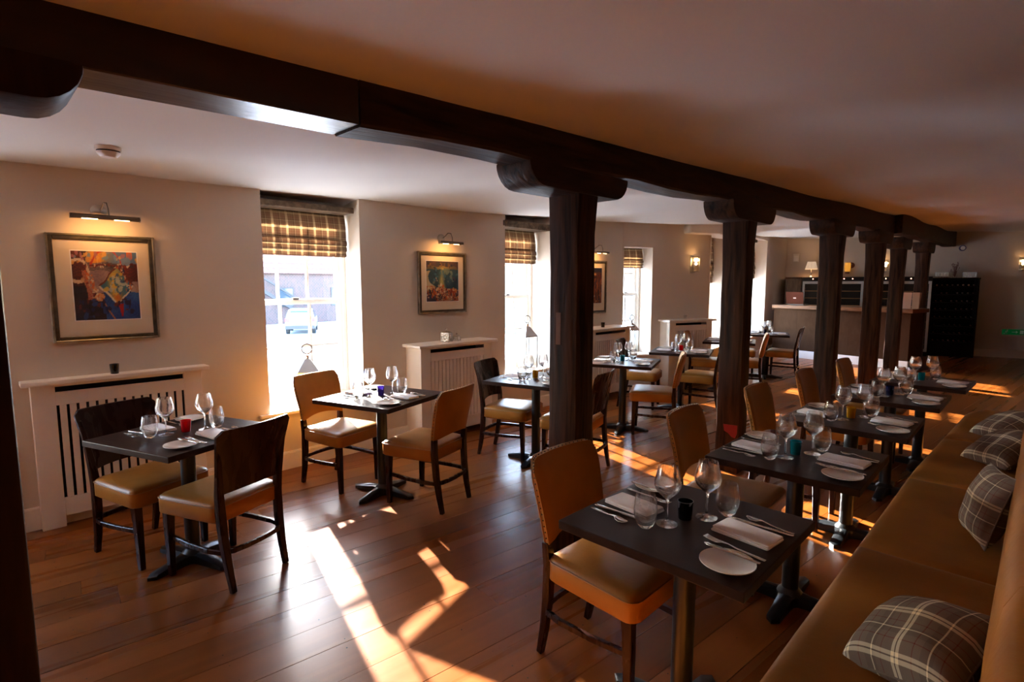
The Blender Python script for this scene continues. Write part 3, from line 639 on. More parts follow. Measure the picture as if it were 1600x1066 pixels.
for x, y, rz, pr, lab in [
    (-3.72, .71, 20, wchair, 'wood-backed chair against the front left radiator cover'), (-3.175, .944, 200, wchair, 'wood-backed chair with its back to us at front left table'),
    (-3.93, 2.05, 14, lchair, 'tan leather-backed chair standing under the first window'), (-3.165, 2.314, 196, lchair, 'tan leather-backed chair right of the table under first window'),
    (-3.495, 3.545, 20, wchair, 'wood-backed chair left of the table hidden by front post'), (-2.83, 3.63, 196, wchair, 'wood-backed chair partly hidden behind the front post'),
    (-3.71, 4.905, 20, wchair, 'chair peeping out from behind the front post by third radiator cover'), (-2.935, 5.135, 207, lchair, 'tan leather-backed chair right of the window-side table with teal candle'),
    (-3.69, 6.13, 20, wchair, 'dark wood-backed chair in front of the third window'), (-3.036, 6.48, 190, wchair, 'chair whose back is hidden by the second post'),
    (-3.60, 7.81, 20, lchair, 'tan leather-backed chair below the wall lantern by the last radiator cover'), (-3.155, 8.125, 200, lchair, 'tan leather-backed chair just right of the second post'),
    (-3.70, 9.36, 20, lchair, 'chair at the window side of the table nearest the bar'), (-3.14, 9.70, 190, wchair, 'dark wood-backed chair in front of the bar counter'),
    (-1.19, 1.816, 0, lchair, 'studded tan leather chair at the nearest bench table'), (-1.17, 2.90, 2, lchair, 'studded tan leather chair at the second bench table'),
    (-1.15, 3.93, 0, lchair, 'studded tan leather chair at the middle bench table'), (-1.13, 4.93, 0, lchair, 'studded tan leather chair at the fourth bench table'), (-1.07, 5.88, 0, lchair, 'studded tan leather chair at the farthest bench table')]:
    inst(pr, (x, y, 0), R(rz), lab, 'chair', g)

# ---- bench
bench = empty('banquette_bench', (0, 0, 0), 0, 'long tan leather banquette bench running along the right side', 'bench')
xf = lambda y: -.515 + (.0 if y < 4 else .05 * (y - 4) / 2.4 * 1.6)
MB().prism([(-.47, -.9), (.08, -.9), (.08, 6.36), (-.36, 6.36), (-.45, 4.5)], 0, .33).build('base', M['leather2'], bench, bevel=.01)
seams = [-.9, .34, 1.50, 2.66, 3.82, 5.0, 6.40]
for ya, yb in zip(seams[:-1], seams[1:]):
    rings = []; n = 8; last = yb > 6
    def outl(e, ya=ya, yb=yb, last=last):
        pts = []
        for k in range(9): y = ya + e + (yb - ya - 2 * e) * k / 8; pts.append((xf(y) + e, y))
        if last: pts = [(x + .10 * max(0, (y - 6.1) / .3) ** 2, y) for x, y in pts]
        return pts + [(-.045 - 0 * e, yb - e), (-.045, ya + e)]
    for z, e in ((.33, .004), (.345, 0), (.425, 0), (.445, .006), (.457, .02), (.463, .05), (.466, .12)): rings.append(ring(outl(e), z))
    MB().loft(rings).build('seat_cushion', M['leather2'], bench, smooth=60)
for ya, yb in ((-.9, 1.5), (1.503, 3.82), (3.823, 6.40)):
    pr = [(-.045, .40), (-.052, .50), (-.048, .70), (-.028, .90), (-.005, .955), (.04, .965), (.08, .94), (.085, .34)]
    n = 14; b = MB(); b.loft([[(x + (.008 if k in (0, n) else 0) * (1 if x < .04 else -1), ya + (yb - ya) * k / n, z) for x, z in pr] for k in range(n + 1)]); b.build('backrest', M['leather2'], bench, smooth=60)
MB().box(.086, RX - .002, -.9, 6.38, 0, .93).build('back_panel', M['redpost'], bench)

# ---- cushions
def pillow(loc, nrm, spin, label, size=.43, th=.08):
    def fn_(sgn):
        def fn(u_, v_):
            a, b = 2 * u_ - 1, 2 * v_ - 1; k = 1 - .07 * (1 - abs(a) ** 2) * abs(b) ** 3; l = 1 - .07 * (1 - abs(b) ** 2) * abs(a) ** 3
            h = th * (max(0, 1 - abs(a) ** 2.6) * max(0, 1 - abs(b) ** 2.6)) ** .5
            h *= 1 + .05 * math.sin(5 * a + 2 * b) + .04 * math.sin(7 * b - a)
            return (a * size / 2 * l, b * size / 2 * k, sgn * h)
        return fn
    r = empty('scatter_cushion', loc, 0, label, 'cushion', 'tartan scatter cushions'); r.rotation_euler = (Vector(nrm).normalized().to_track_quat('Z', 'Y') @ Matrix.Rotation(R(spin), 3, 'Z').to_quaternion()).to_euler()
    uv_grid('front_cover', fn_(1), 26, 26, M['plaid'], r); uv_grid('back_cover', fn_(-1), 26, 26, M['plaid'], r)
    f = fn_(1); pth = [f(k / 24, 0) for k in range(24)] + [f(1, k / 24) for k in range(24)] + [f(1 - k / 24, 1) for k in range(24)] + [f(0, 1 - k / 24) for k in range(24)]
    MB().sweep(pth, .004, n=5, closed=True).build('piping', M['plaid'], r, smooth=80); return r
pillow((-.185, 1.87, .550), (-.42, -.22, .90), 40, 'tartan wool cushion lying flat, nearest on the bench', .325, .09)
pillow((-.120, 3.06, .630), (-1, -.30, .30), 4, 'tartan cushion standing upright against the bench back', .32, .065)
pillow((-.125, 4.50, .560), (-.45, -.30, .85), 12, 'tartan cushion leaning over in front of the farthest cushion', .35)
pillow((-.135, 5.28, .552), (-.40, -.25, .88), 10, 'farthest tartan cushion on the bench', .35)

# ---- radiator covers (local x along wall, -y into the room)
def radiator(origin, rz, w, d, h, nsl, gap, lab, mb=.14):
    r = empty('radiator_cover', origin, rz, lab, 'radiator cover', 'white radiator covers'); f = -d; st = .12; t = .02; sh = h - .03
    b = MB().box(0, st, f, f + t, 0, sh).box(w - st, w, f, f + t, 0, sh).box(st, w - st, f, f + t, sh - .14, sh - .055).box(st, w - st, f, f + t, sh - .02, sh).box(st, w - st, f, f + t, .07, .19)
    b.build('front_frame', M['white'], r, bevel=.002, seg=1)
    for xx in (0, w - t): MB().box(xx, xx + t, f + t, 0, 0, sh).build('side_panel', M['white'], r)
    MB().box(-.045, w + .045, f - .05, 0, sh, h).build('top_shelf', M['white'], r, bevel=.006)
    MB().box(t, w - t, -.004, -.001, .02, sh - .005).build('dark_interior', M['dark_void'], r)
    x0, x1 = st + gap, w - st; pitch = (x1 - x0) / nsl; me = MB().box(0, pitch - gap, f + .004, f + .014, .17, sh - .12).mesh('slat', M['white'])
    for k in range(nsl): o = link('slat', me, r); o.location = (x0 + pitch * k, 0, 0)
    return r
radiator((WX, .262, 0), H90, .965, .075, .975, 14, .016, 'wide shallow white radiator cover with slats at the front left', 0)
radiator((WX, 3.10, 0), H90, .95, .25, .985, 15, .008, 'white radiator cover under the small sea picture')
radiator((WX, 5.78, 0), H90, .95, .30, .985, 15, .008, 'white radiator cover beside the front post, under the dark picture')
radiator(on3(.74), DA, .85, .22, 1.03, 13, .007, 'white radiator cover below the wall lantern by the far window')
votive('black', (WX + .075, .70, .9752), 'small black tealight holder on the front left radiator cover', 'tealights on the radiator covers')
votive('black', (WX + .20, 6.20, .9852), 'small black tealight holder on the radiator cover beside the front post', 'tealights on the radiator covers')
p = on3(1.12, -.13, 1.0302); votive('clear', p, 'clear glass tealight holder on the radiator cover below the wall lantern', 'tealights on the radiator covers')
def jar(loc, s, hh, lab):
    r = empty('mirrored_jar', loc, R(25), lab, 'jar', 'mirrored jars'); k = s / 2
    MB().box(-k, k, -k, k, 0, hh).build('body', M['mirror'], r, bevel=.004)
    e = MB()
    for a, b in ((-k, -k), (k, -k), (k, k), (-k, k)): e.box(a - .003, a + .003, b - .003, b + .003, 0, hh)
    e.build('corner_trim', M['brushed'], r)
    MB().loft([ring(rrect(k * 1.05, k * 1.05, .005, 2), hh), ring(rrect(k * 1.05, k * 1.05, .005, 2), hh + .008), ring(rrect(k * .5, k * .5, .005, 2), hh + .02)]).build('lid', M['brushed'], r)
    q = s * .18; MB().lathe([(.0, hh + .018), (q * .5, hh + .02), (q, hh + .02 + q), (q * .7, hh + .02 + 1.7 * q), (.0, hh + .02 + 2 * q)], 12, cap0=False, cap1=False).build('knob', M['glass'] if 0 else M['steel'], r, smooth=60); return r
jar((WX + .15, 3.50, .9852), .085, .09, 'larger square mirrored jar with knob on the radiator cover'); jar((WX + .15, 3.635, .9852), .06, .045, 'smaller squat mirrored jar beside the larger one')

# ---- pictures and picture lights
def pnoise(x, y, s):
    return .5 + .22 * (math.sin(3.1 * x * s + 1.3 * y * s + s) + math.sin(2.3 * y * s - 1.7 * x * s + 2 * s)) * (.6 + .4 * math.sin(7 * x + 5 * y)) + .16 * math.sin(31 * x + 17 * math.sin(9 * y)) * math.sin(27 * y + 11 * math.sin(13 * x)) + random.uniform(-.13, .13)
def mixc(a, b, t): t = max(0, min(1, t)); return tuple(p_ + (q_ - p_) * t for p_, q_ in zip(a, b))
def art1(x, y):
    n = pnoise(x, y, 6); c = mixc((70, 90, 130), (150, 130, 140), n)
    if y > .84: c = mixc((90, 120, 160), (225, 150, 50), math.exp(-((x - .32) / .22) ** 2) * (.5 + n))
    if y > .9 and abs(x - .88) < .05: c = (215, 110, 30)
    if .72 < y < .84: c = mixc((70, 60, 70), (165, 140, 130), n)
    if y < .72: c = mixc((120, 95, 110), (190, 160, 140), n)
    if x > .78 and .55 < y < .84: c = mixc((30, 25, 35), (150, 45, 25), n)
    if x < .22: c = mixc((20, 22, 45), (150, 60, 30), n * (1 if y > .5 else .3))
    if y < .40: c = mixc((25, 50, 120), (60, 110, 170), n) if x > .45 else mixc((16, 16, 30), (60, 30, 35), n)
    d = abs(x - .66) / .25 + abs(y - .50) / .27
    if d < 1: c = mixc((60, 120, 150), (220, 175, 60), math.exp(-((x - .62) / .09) ** 2) * (1.2 - abs(y - .45)) * (.4 + n)); c = mixc(c, (205, 110, 20), math.exp(-((x - .66) / .08) ** 2 - ((y - .33) / .07) ** 2))
    if 1 <= d < 1.13: c = (215, 200, 175) if y < .5 else (110, 50, 40)
    if abs(math.hypot(x - .52, (y - .78) * 1.0) - .24) < .012 and y > .78: c = (190, 60, 35)
    if abs(y - .80) < .012 and .28 < x < .78: c = (110, 35, 35)
    q = abs(math.hypot((x - .06) * .9, y - .72) - .16)
    if q < .022 and y > .45: c = (215, 190, 160)
    if abs(x - (.20 + .05 * math.sin(6 * y))) < .03 and .30 < y < .72: c = mixc((200, 175, 140), (150, 50, 30), n)
    if math.hypot(x - .38, (y - .33) * 1.3) < .09: c = mixc((215, 110, 40), (230, 200, 150), n)
    if abs(x - .70) < .05 * (y / .2) and .04 < y < .22: c = (165, 25, 20)
    if abs((x - .40) - (.33 - y) * .6) < .012 and y < .33: c = (200, 120, 40)
    return c
def art2(x, y):
    n = pnoise(x, y, 7); c = mixc((35, 70, 95), (60, 100, 120), n)
    if y > .86: c = mixc((45, 60, 80), (120, 80, 70), n)
    if .8 < y < .87: c = mixc((110, 100, 80), (170, 150, 90), math.exp(-((x - .5) / .2) ** 2))
    c = mixc(c, (225, 205, 120), .75 * math.exp(-((x - .5 - .04 * math.sin(9 * y)) / .07) ** 2) * (1 if .3 < y < .82 else 0))
    bay = math.hypot((x - .55) / .62, (y - .62) / .40)
    if bay > .78 and y < .75 and x < .6: c = mixc((180, 160, 120), (215, 200, 170), n)
    if y < .36 - .1 * (x - .3): c = mixc((200, 175, 140), (170, 70, 30), 1 if n > .52 else 0)
    if y < .28 and n < .42: c = (60, 50, 60)
    if y < .16 and x < .3: c = mixc((50, 60, 90), (90, 80, 100), n)
    for a, b in ((.30, .50), (.45, .38), (.86, .52)):
        if abs(x - a) < .045 * (b + .1 - y) / .1 and b < y < b + .1: c = (230, 215, 190) if a < .8 else (190, 60, 40)
    return c
def art3(x, y):
    n = pnoise(x, y, 8); c = mixc((110, 55, 25), (70, 30, 25), n)
    if y > .88: c = (28, 36, 70)
    elif y > .78: c = mixc((60, 40, 45), (120, 70, 50), n)
    v = math.sin(40 * x + 3 * math.sin(4 * y)) * .5 + .5
    if y < .7: c = mixc(c, (220, 130, 50), v * .7 * n * 1.4); c = mixc(c, (50, 60, 100), (1 - v) * .5 * (1 - n))
    if y < .4: c = mixc(c, (205, 70, 25), .5 * math.exp(-((x - .4) / .15) ** 2))
    for a, b in ((.35, .74), (.62, .83)):
        c = mixc(c, (240, 190, 120), math.exp(-((x - a) / .09) ** 2 - ((y - b) / .035) ** 2))
    return c
def dabs(n, pal, path, spread, size):
    out = []
    for k in range(n):
        x, y = path(random.random()); out.append((x + random.gauss(0, spread), y + random.gauss(0, spread), random.uniform(*size), random.uniform(*size) * random.uniform(.6, 1.8), random.choice(pal)))
    return out
def with_dabs(art, lst):
    def fn(x, y):
        c = art(x, y)
        for a, b, p_, q_, col in lst:
            if abs(x - a) < p_ and abs(y - b) < q_ and ((x - a) / p_) ** 2 + ((y - b) / q_) ** 2 < 1: c = mixc(c, col, .85)
        return c
    return fn
CR, OR, BR, NB, TL = (228, 206, 172), (206, 96, 34), (120, 36, 26), (24, 34, 84), (70, 122, 150)
DAB1 = dabs(60, [CR, OR, BR, (200, 160, 120)], lambda t: (.20 + .16 * t, .72 - .42 * t), .035, (.008, .024)) + dabs(46, [CR, OR, BR, NB], lambda t: (.72 + .14 * t, .78 - .34 * t), .03, (.007, .02)) + dabs(34, [CR, BR, (60, 50, 60)], lambda t: (.05 + .9 * t, .80), .02, (.006, .018)) + dabs(46, [TL, (220, 180, 70), (190, 190, 170), (60, 90, 150)], lambda t: (.56 + .2 * t, .38 + .26 * random.random()), .03, (.012, .035)) + dabs(40, [NB, (50, 30, 60), (110, 40, 30), (40, 70, 130)], lambda t: (t, .05 + .25 * random.random()), .02, (.012, .04)) + dabs(30, [(230, 170, 80), (120, 150, 180), (170, 110, 120)], lambda t: (t, .86 + .12 * random.random()), .02, (.015, .045))
DAB2 = dabs(90, [OR, BR, CR, (70, 60, 80), (214, 150, 80)], lambda t: (t, .05 + .30 * random.random() * (1.2 - .4 * t)), .02, (.012, .035)) + dabs(40, [TL, (40, 60, 90), (120, 140, 130)], lambda t: (.2 + .75 * t, .45 + .38 * random.random()), .02, (.015, .05)) + dabs(26, [(90, 70, 80), (150, 110, 70), (40, 50, 80)], lambda t: (t, .9), .03, (.012, .04))
DAB3 = dabs(110, [OR, (230, 150, 70), BR, NB, (90, 90, 120), CR], lambda t: (t, .05 + .62 * random.random()), .02, (.006, .02)) + dabs(30, [BR, (60, 30, 30), OR], lambda t: (t, .74), .03, (.012, .04))
art1, art2, art3 = with_dabs(art1, DAB1), with_dabs(art2, DAB2), with_dabs(art3, DAB3)
def picture(y0, y1, z0, z1, art, inset, lab, n=90):
    wd, ht = y1 - y0, z1 - z0; r = empty('framed_picture', (WX, y0, z0), H90, lab, 'picture', 'framed prints on the window wall'); t = .034; fd = .032
    for nm, m_, o_, tt, ya, yb in (('outer_frame', 'pictureframe', 0, .014, -fd, -.001), ('frame', 'picturedge', .014, .022, -fd + .004, -.001)):
        b = MB(); a = o_; e = o_ + tt
        b.box(a, e, ya, yb, a, ht - a).box(wd - e, wd - a, ya, yb, a, ht - a).box(e, wd - e, ya, yb, a, e).box(e, wd - e, ya, yb, ht - e, ht - a); b.build(nm, M[m_], r, bevel=.003, seg=1)
    MB().box(t, wd - t, -.016, -.002, t, ht - t).build('mount', M['mount'], r)
    a, c, d, e = inset; X0, X1, Z0, Z1 = a * wd, (1 - c) * wd, d * ht, (1 - e) * ht
    MB().box(X0 - .006, X1 + .006, -.0168, -.0162, Z0 - .006, Z1 + .006).build('print_border', M['linen'], r)
    me = bpy.data.meshes.new('print'); vs = [(X0 + (X1 - X0) * i / n, -.0175, Z0 + (Z1 - Z0) * j / n) for j in range(n + 1) for i in range(n + 1)]
    fs = [(j * (n + 1) + i, j * (n + 1) + i + 1, (j + 1) * (n + 1) + i + 1, (j + 1) * (n + 1) + i) for j in range(n) for i in range(n)]
    me.from_pydata(vs, [], fs); ca = me.color_attributes.new('print', 'FLOAT_COLOR', 'POINT'); buf = []
    for j in range(n + 1):
        for i in range(n + 1):
            ww = .012 * math.sin(23 * i / n + 11 * j / n); buf += [.92 * q_ for q_ in s2l(art(i / n + ww, j / n + .010 * math.sin(19 * i / n - 13 * j / n)))] + [1.0]
    ca.data.foreach_set('color', buf); me.materials.append(M['print']); link('print', me, r)
    MB().add([(t, -.022, t), (wd - t, -.022, t), (wd - t, -.022, ht - t), (t, -.022, ht - t)], [(0, 1, 2, 3)]).build('glazing', M['frameglass'], r, fix=False); return r
picture(.40, .99, 1.20, 1.905, art1, (.21, .185, .20, .155), 'large framed colourful abstract harbour print on the front left wall')
picture(3.25, 3.88, 1.275, 1.91, art2, (.165, .165, .195, .15), 'framed blue bay print above the second radiator cover')
picture(5.86, 6.52, 1.17, 1.905, art3, (.16, .16, .19, .14), 'framed dark orange print partly hidden by the front post')
LAMP_E = 0.32
def picture_light(y, z, wd, lab):
    r = empty('picture_light', (WX, y, z), H90, lab, 'picture light', 'brass picture lights')
    T = Matrix.Translation((-.015, 0, .055)) @ Matrix.Rotation(R(90), 4, 'X')
    MB().lathe([(.045, .0), (.045, .012), (.03, .02), (.012, .03)], 20, T).build('backplate', M['brushed'], r, smooth=40)
    MB().sweep([(-.01, -.02, .055), (-.005, -.06, .075), (0, -.10, .105), (.01, -.135, .10), (.015, -.15, .06), (.018, -.152, .012)], .004, n=8).build('arm', M['darknickel'], r, smooth=60)
    b = MB(); n = 10; pr = [(.021 * math.cos(R(-25 + 230 * k / n)), .021 * math.sin(R(-25 + 230 * k / n))) for k in range(n + 1)]; pr += [(x * .86, y_ * .86) for x, y_ in pr[::-1]]
    b.loft([[(xx, -.152 + a, c) for a, c in pr] for xx in (-wd / 2, wd / 2)]); b.build('shade_tube', M['darknickel'], r, smooth=50)
    for sx in (-1, 1):
        MB().sweep([(sx * wd * .12, -.152, -.004), (sx * wd * .34, -.152, -.004)], .008, n=8).build('bulb', M['bulb'], r)
        MB().box(sx * wd / 2 - .002, sx * wd / 2 + .002, -.172, -.134, -.012, .02).build('end_cap', M['brushed'], r)
    ld = bpy.data.lights.new('picture_lamp', 'AREA'); ld.shape = 'RECTANGLE'; ld.size = wd * .8; ld.size_y = .02; ld.energy = LAMP_E; ld.color = (1.0, .46, .13)
    lo = bpy.data.objects.new('picture_lamp', ld); C.objects.link(lo); lo.parent = r; lo.location = (0, -.150, -.016); lo.rotation_euler = (R(30), 0, 0)
    return r
picture_light(.705, 2.005, .37, 'long brushed picture light over the large front left print'); picture_light(3.575, 1.995, .30, 'brushed picture light over the blue bay print'); picture_light(6.22, 2.005, .30, 'brushed picture light beside the front post')

# ---- roman blinds
def blind(origin, rz, w, zt, zb, lab, folds, yd=.27):
    r = empty('roman_blind', origin, rz, lab, 'blind', 'tartan roman blinds'); H_ = zt - zb
    MB().box(0, w, yd + .005, yd + .04, zt - .03, zt).build('head_rail', M['white'], r)
    for k, (a, b, bulge) in enumerate(folds):
        za, zb_ = zt - a * H_, zt - b * H_
        def fn(u_, v_, za=za, zb_=zb_, bulge=bulge): return (w * u_, yd - bulge * math.sin(math.pi * min(1, v_ * 1.05) * .62) - .002, za + (zb_ - za) * v_)
        o = uv_grid('fold', fn, 20, 6, M['blind'], r, (w, za - zb_), .003)
        for l in o.data.uv_layers[0].data: l.uv = (l.uv[0], l.uv[1] + k * .37)
    MB().box(.004, w - .004, yd - .018, yd - .006, zb - .004, zb + .012).build('bottom_batten', M['blind'], r); return r
FOLDS = [(0, .62, .03), (.52, .74, .045), (.66, .88, .04), (.80, 1.0, .03)]
blind((WX, 1.66, 0), H90, .955, 2.225, 1.835, 'tartan roman blind half drawn up in the first window', FOLDS)
blind((WX, 4.43, 0), H90, .865, 2.248, 1.84, 'tartan roman blind in the narrow window left of the front post', FOLDS)
blind(on3(.04), DA, .525, 2.125, 1.83, 'tartan roman blind in the third window right of the front post', FOLDS)

blind((WX, -1.24, 0), H90, 1.01, 2.23, 1.60, 'tartan roman blind in the added window out of view at left', FOLDS)  # drawn lower to temper daylight from the added unseen window
blind(on4(a0), A4, a1 - a0, 2.40, 1.60, 'tartan roman blind in the window behind the second post', FOLDS)
blind(on4(b0), A4, b1 - b0, 2.44, 1.70, 'tartan roman blind in the window beside the bar', FOLDS)
# ---- lanterns on the window sills
def lantern(loc, rz, s, h, lab):
    r = empty('lantern', loc, rz, lab, 'lantern', 'steel lanterns on the sills'); k = s / 2; b = MB()
    MB().box(-k, k, -k, k, 0, .018).build('tray', M['steel'], r, bevel=.002)
    for a, c in ((-1, -1), (1, -1), (1, 1), (-1, 1)): MB().box(a * k * .93 - .007, a * k * .93 + .007, c * k * .93 - .007, c * k * .93 + .007, .018, h).build('corner_post', M['brushed'], r)
    MB().box(-k, k, -k, k, h, h + .012).build('top_frame', M['steel'], r)
    for a in range(4): MB().add([(-k * .86, -k * .93, .018), (k * .86, -k * .93, .018), (k * .86, -k * .93, h), (-k * .86, -k * .93, h)], [(0, 1, 2, 3)], Matrix.Rotation(R(90 * a), 4, 'Z')).build('glass_panel', M['pane'], r, fix=False)
    MB().loft([ring(rrect(k * 1.06, k * 1.06, .004, 1), h + .012), ring(rrect(k * .28, k * .28, .004, 1), h + .012 + s * .62)]).build('roof', M['steel'], r)
    q = h + .012 + s * .62; MB().lathe([(k * .2, q), (k * .24, q + .02), (k * .32, q + .03), (k * .1, q + .045), (.0, q + .05)], 14, cap1=False).build('finial', M['steel'], r, smooth=40)
    rr = s * .24; MB().sweep([(rr * math.cos(2 * math.pi * i / 24), 0, q + .045 + rr + rr * math.sin(2 * math.pi * i / 24)) for i in range(24)], .008, n=6, closed=True).build('ring_handle', M['darknickel'], r, smooth=70)
    MB().lathe([(.0, .018), (.03, .018), (.03, .14), (.0, .142)], 16, cap0=False, cap1=False).build('candle', M['wax'], r, smooth=40)
    return r
lantern((WX - .20, 2.17, .5052), R(70), .185, .275, 'square steel lantern behind the chair in the first window')
lantern((WX - .13, 5.02, .5052), R(80), .19, .41, 'tall square steel lantern in the window left of front post')
p = on3(.30, .14, .5052); lantern(p, DA, .165, .36, 'steel lantern on the sill of the third window')

# ---- smoke detector and small wall things
r = empty('smoke_detector', (-3.42, .578, ceil_z(-3.42, .578) - .001), 0, 'white round smoke detector on the ceiling at left', 'smoke detector')
MB().lathe([(.0, 0), (.056, 0), (.056, -.018), (.050, -.02)], 28, cap0=False, cap1=False).build('base', M['plastic'], r, smooth=40)
MB().lathe([(.050, -.020), (.049, -.023), (.049, -.026)], 28, cap0=False, cap1=False).build('vent_slot', M['dark_void'], r)
MB().lathe([(.052, -.026), (.050, -.034), (.034, -.052), (.0, -.057)], 28, cap0=False, cap1=False).build('cover', M['plastic'], r, smooth=40)
def sconce(p, rz, lab, e=1.0, crystal=False):
    r = empty('wall_lantern', p, rz, lab, 'wall light', 'glass wall lights')
    MB().box(-.03, .03, -.014, 0, -.13, .15).build('backplate', M['brushed'], r, bevel=.004)
    MB().sweep([(0, -.01, -.09), (0, -.06, -.12), (0, -.10, -.09)], .006, n=8).build('bracket', M['brushed'], r, smooth=60)
    for z in (-.10, .11): MB().sweep([(.052 * math.cos(2 * math.pi * i / 20), -.10 + .052 * math.sin(2 * math.pi * i / 20), z) for i in range(20)], .005, n=6, closed=True).build('hoop', M['brushed'], r, smooth=70)
    for k in range(6): a = R(60 * k); MB().sweep([(.052 * math.cos(a), -.10 + .052 * math.sin(a), -.12), (.052 * math.cos(a), -.10 + .052 * math.sin(a), .13)], .0035, n=6).build('rod', M['brushed'], r)
    T = Matrix.Translation((0, -.10, 0)); MB().lathe([(.046, -.10), (.046, .11)], 20, T, False, False).build('glass_shade', M['glass'], r, smooth=80)
    MB().lathe([(.0, -.10), (.05, -.10), (.012, -.09), (.011, -.01), (.0, -.01)], 14, T, False, False).build('candle_tube', M['wax'], r, smooth=40)
    MB().lathe([(.0, -.01), (.012, .0), (.015, .018), (.008, .04), (.0, .055)], 12, T, False, False).build('bulb', M['bulb'], r, smooth=70)
    ld = bpy.data.lights.new('wall_lamp', 'POINT'); ld.energy = e; ld.color = (1.0, .55, .22); ld.shadow_soft_size = .03
    lo = bpy.data.objects.new('wall_lamp', ld); C.objects.link(lo); lo.parent = r; lo.location = (0, -.10, .075)
    return r
p = on3(1.33, 0, 1.88); sconce(p, DA, 'lit glass wall lantern on the angled wall beside the second post', 0.5)
def far_pt(x, d=0.0): return V(x + d * math.sin(FAR_A), far_y(x) - d * math.cos(FAR_A))
p = far_pt(-.46); sconce((p.x, p.y, 1.98), FAR_A, 'lit crystal wall light at the right end of the far wall', 0.35)
p = far_pt(-2.75); sconce((p.x, p.y, 1.98), FAR_A, 'wall light hidden behind the far posts, only its glow showing', 0.5)
p = far_pt(-1.42); r = empty('alarm_sounder', (p.x, p.y, 2.36), FAR_A, 'small round alarm sounder high on the far wall above wine rack', 'alarm')
T = Matrix.Rotation(R(90), 4, 'X'); MB().lathe([(.0, .05), (.05, .05), (.062, .04), (.065, 0)], 24, T, False, True).build('housing', M['purple'], r, smooth=40); MB().lathe([(.0, .062), (.035, .058), (.042, .05)], 24, T, False, False).build('dome', M['plastic'], r, smooth=40)
p = far_pt(-.66); r = empty('exit_sign', (p.x, p.y, .50), FAR_A, 'green fire exit sign low on the far wall at the right edge', 'sign')
MB().box(0, .62, -.012, -.001, 0, .115).build('panel', M['green'], r, bevel=.003)
b = MB(); yy0, yy1 = -.0135, -.0122
b.box(.29, .35, yy0, yy1, .02, .095); b.build('door_symbol', M['signwhite'], r)
b = MB()
def bar(b, x0, z0, x1, z1, h):
    d = Vector((x1 - x0, 0, z1 - z0)); n = Vector((-d.z, 0, d.x)).normalized() * h; a = Vector((x0, 0, z0)); c = Vector((x1, 0, z1)); Q = [a - n, c - n, c + n, a + n]
    b.add([(q.x, yy0, q.z) for q in Q] + [(q.x, yy1, q.z) for q in Q], [(0, 1, 2, 3), (7, 6, 5, 4), (0, 4, 5, 1), (1, 5, 6, 2), (2, 6, 7, 3), (3, 7, 4, 0)])
bar(b, .16, .057, .245, .057, .006); bar(b, .225, .078, .252, .057, .006); bar(b, .225, .036, .252, .057, .006); b.build('arrow', M['signwhite'], r)
b = MB(); bar(b, .075, .082, .060, .048, .009); bar(b, .060, .048, .085, .030, .006); bar(b, .060, .048, .045, .025, .006); bar(b, .045, .025, .022, .028, .006); bar(b, .074, .074, .100, .062, .005); bar(b, .072, .076, .048, .066, .005); b.box(.076, .094, yy0, yy1, .084, .102); b.build('running_figure', M['signwhite'], r)

# ---- bar
BP = V(-4.33, 12.70); BQ = V(-1.76, 12.14); BD = (BQ - BP); BL = BD.length; BAng = math.atan2(BD.y, BD.x)
bar_ = empty('bar_counter', BP, BAng, 'long brown panelled bar counter with oak top at the far end', 'bar counter')
MB().box(0, BL, .03, .55, 0.0, 1.05).build('carcass', M['barfront'], bar_)
npan = 5; me = MB().box(.001, BL / npan - .001, .0, .028, .16, 1.045).mesh('front_panel', M['barfront'])
for k in range(npan): o = link('front_panel', me, bar_); o.location = (BL / npan * k, 0, 0)
MB().box(-.0, BL + .01, -.02, .03, 0, .16).build('skirting', M['white'], bar_)
MB().box(-.0, BL + .06, -.09, .62, 1.05, 1.125).build('worktop', M['bartop'], bar_, bevel=.006)
def onbar(x, y, z=1.1252): q = BP + Matrix.Rotation(BAng, 3, 'Z') @ V(x, y); return (q.x, q.y, z)
r = empty('laptop', onbar(.36, .20), BAng, 'open laptop with brown lid on the bar counter', 'laptop')
MB().box(-.19, .19, -.0, .26, 0, .016).build('keyboard_base', M['appliance'], r, bevel=.003)
T = Matrix.Rotation(R(8), 4, 'X'); MB().box(-.19, .19, -.012, .0, .016, .285, T).build('lid', M['lid'], r, bevel=.004); MB().box(-.03, .03, -.0132, -.0122, .14, .165, T).build('emblem', M['card'], r)
for x, m_, lab, rz in ((2.52, 'card', 'pale pink menu card standing at right end of the bar', 8), (2.66, 'card2', 'tan menu card standing beside the pink one on the bar', -10)):
    r = empty('menu_card', onbar(x, .08), BAng + R(rz), lab, 'menu'); MB().box(-.062, .062, -.004, 0, 0, .30).build('front_leaf', M[m_], r); MB().box(-.062, .062, .0, .004, 0, .30, Matrix.Translation((0, .0, 0)) @ Matrix.Rotation(R(-9), 4, 'X')).build('back_leaf', M[m_], r)
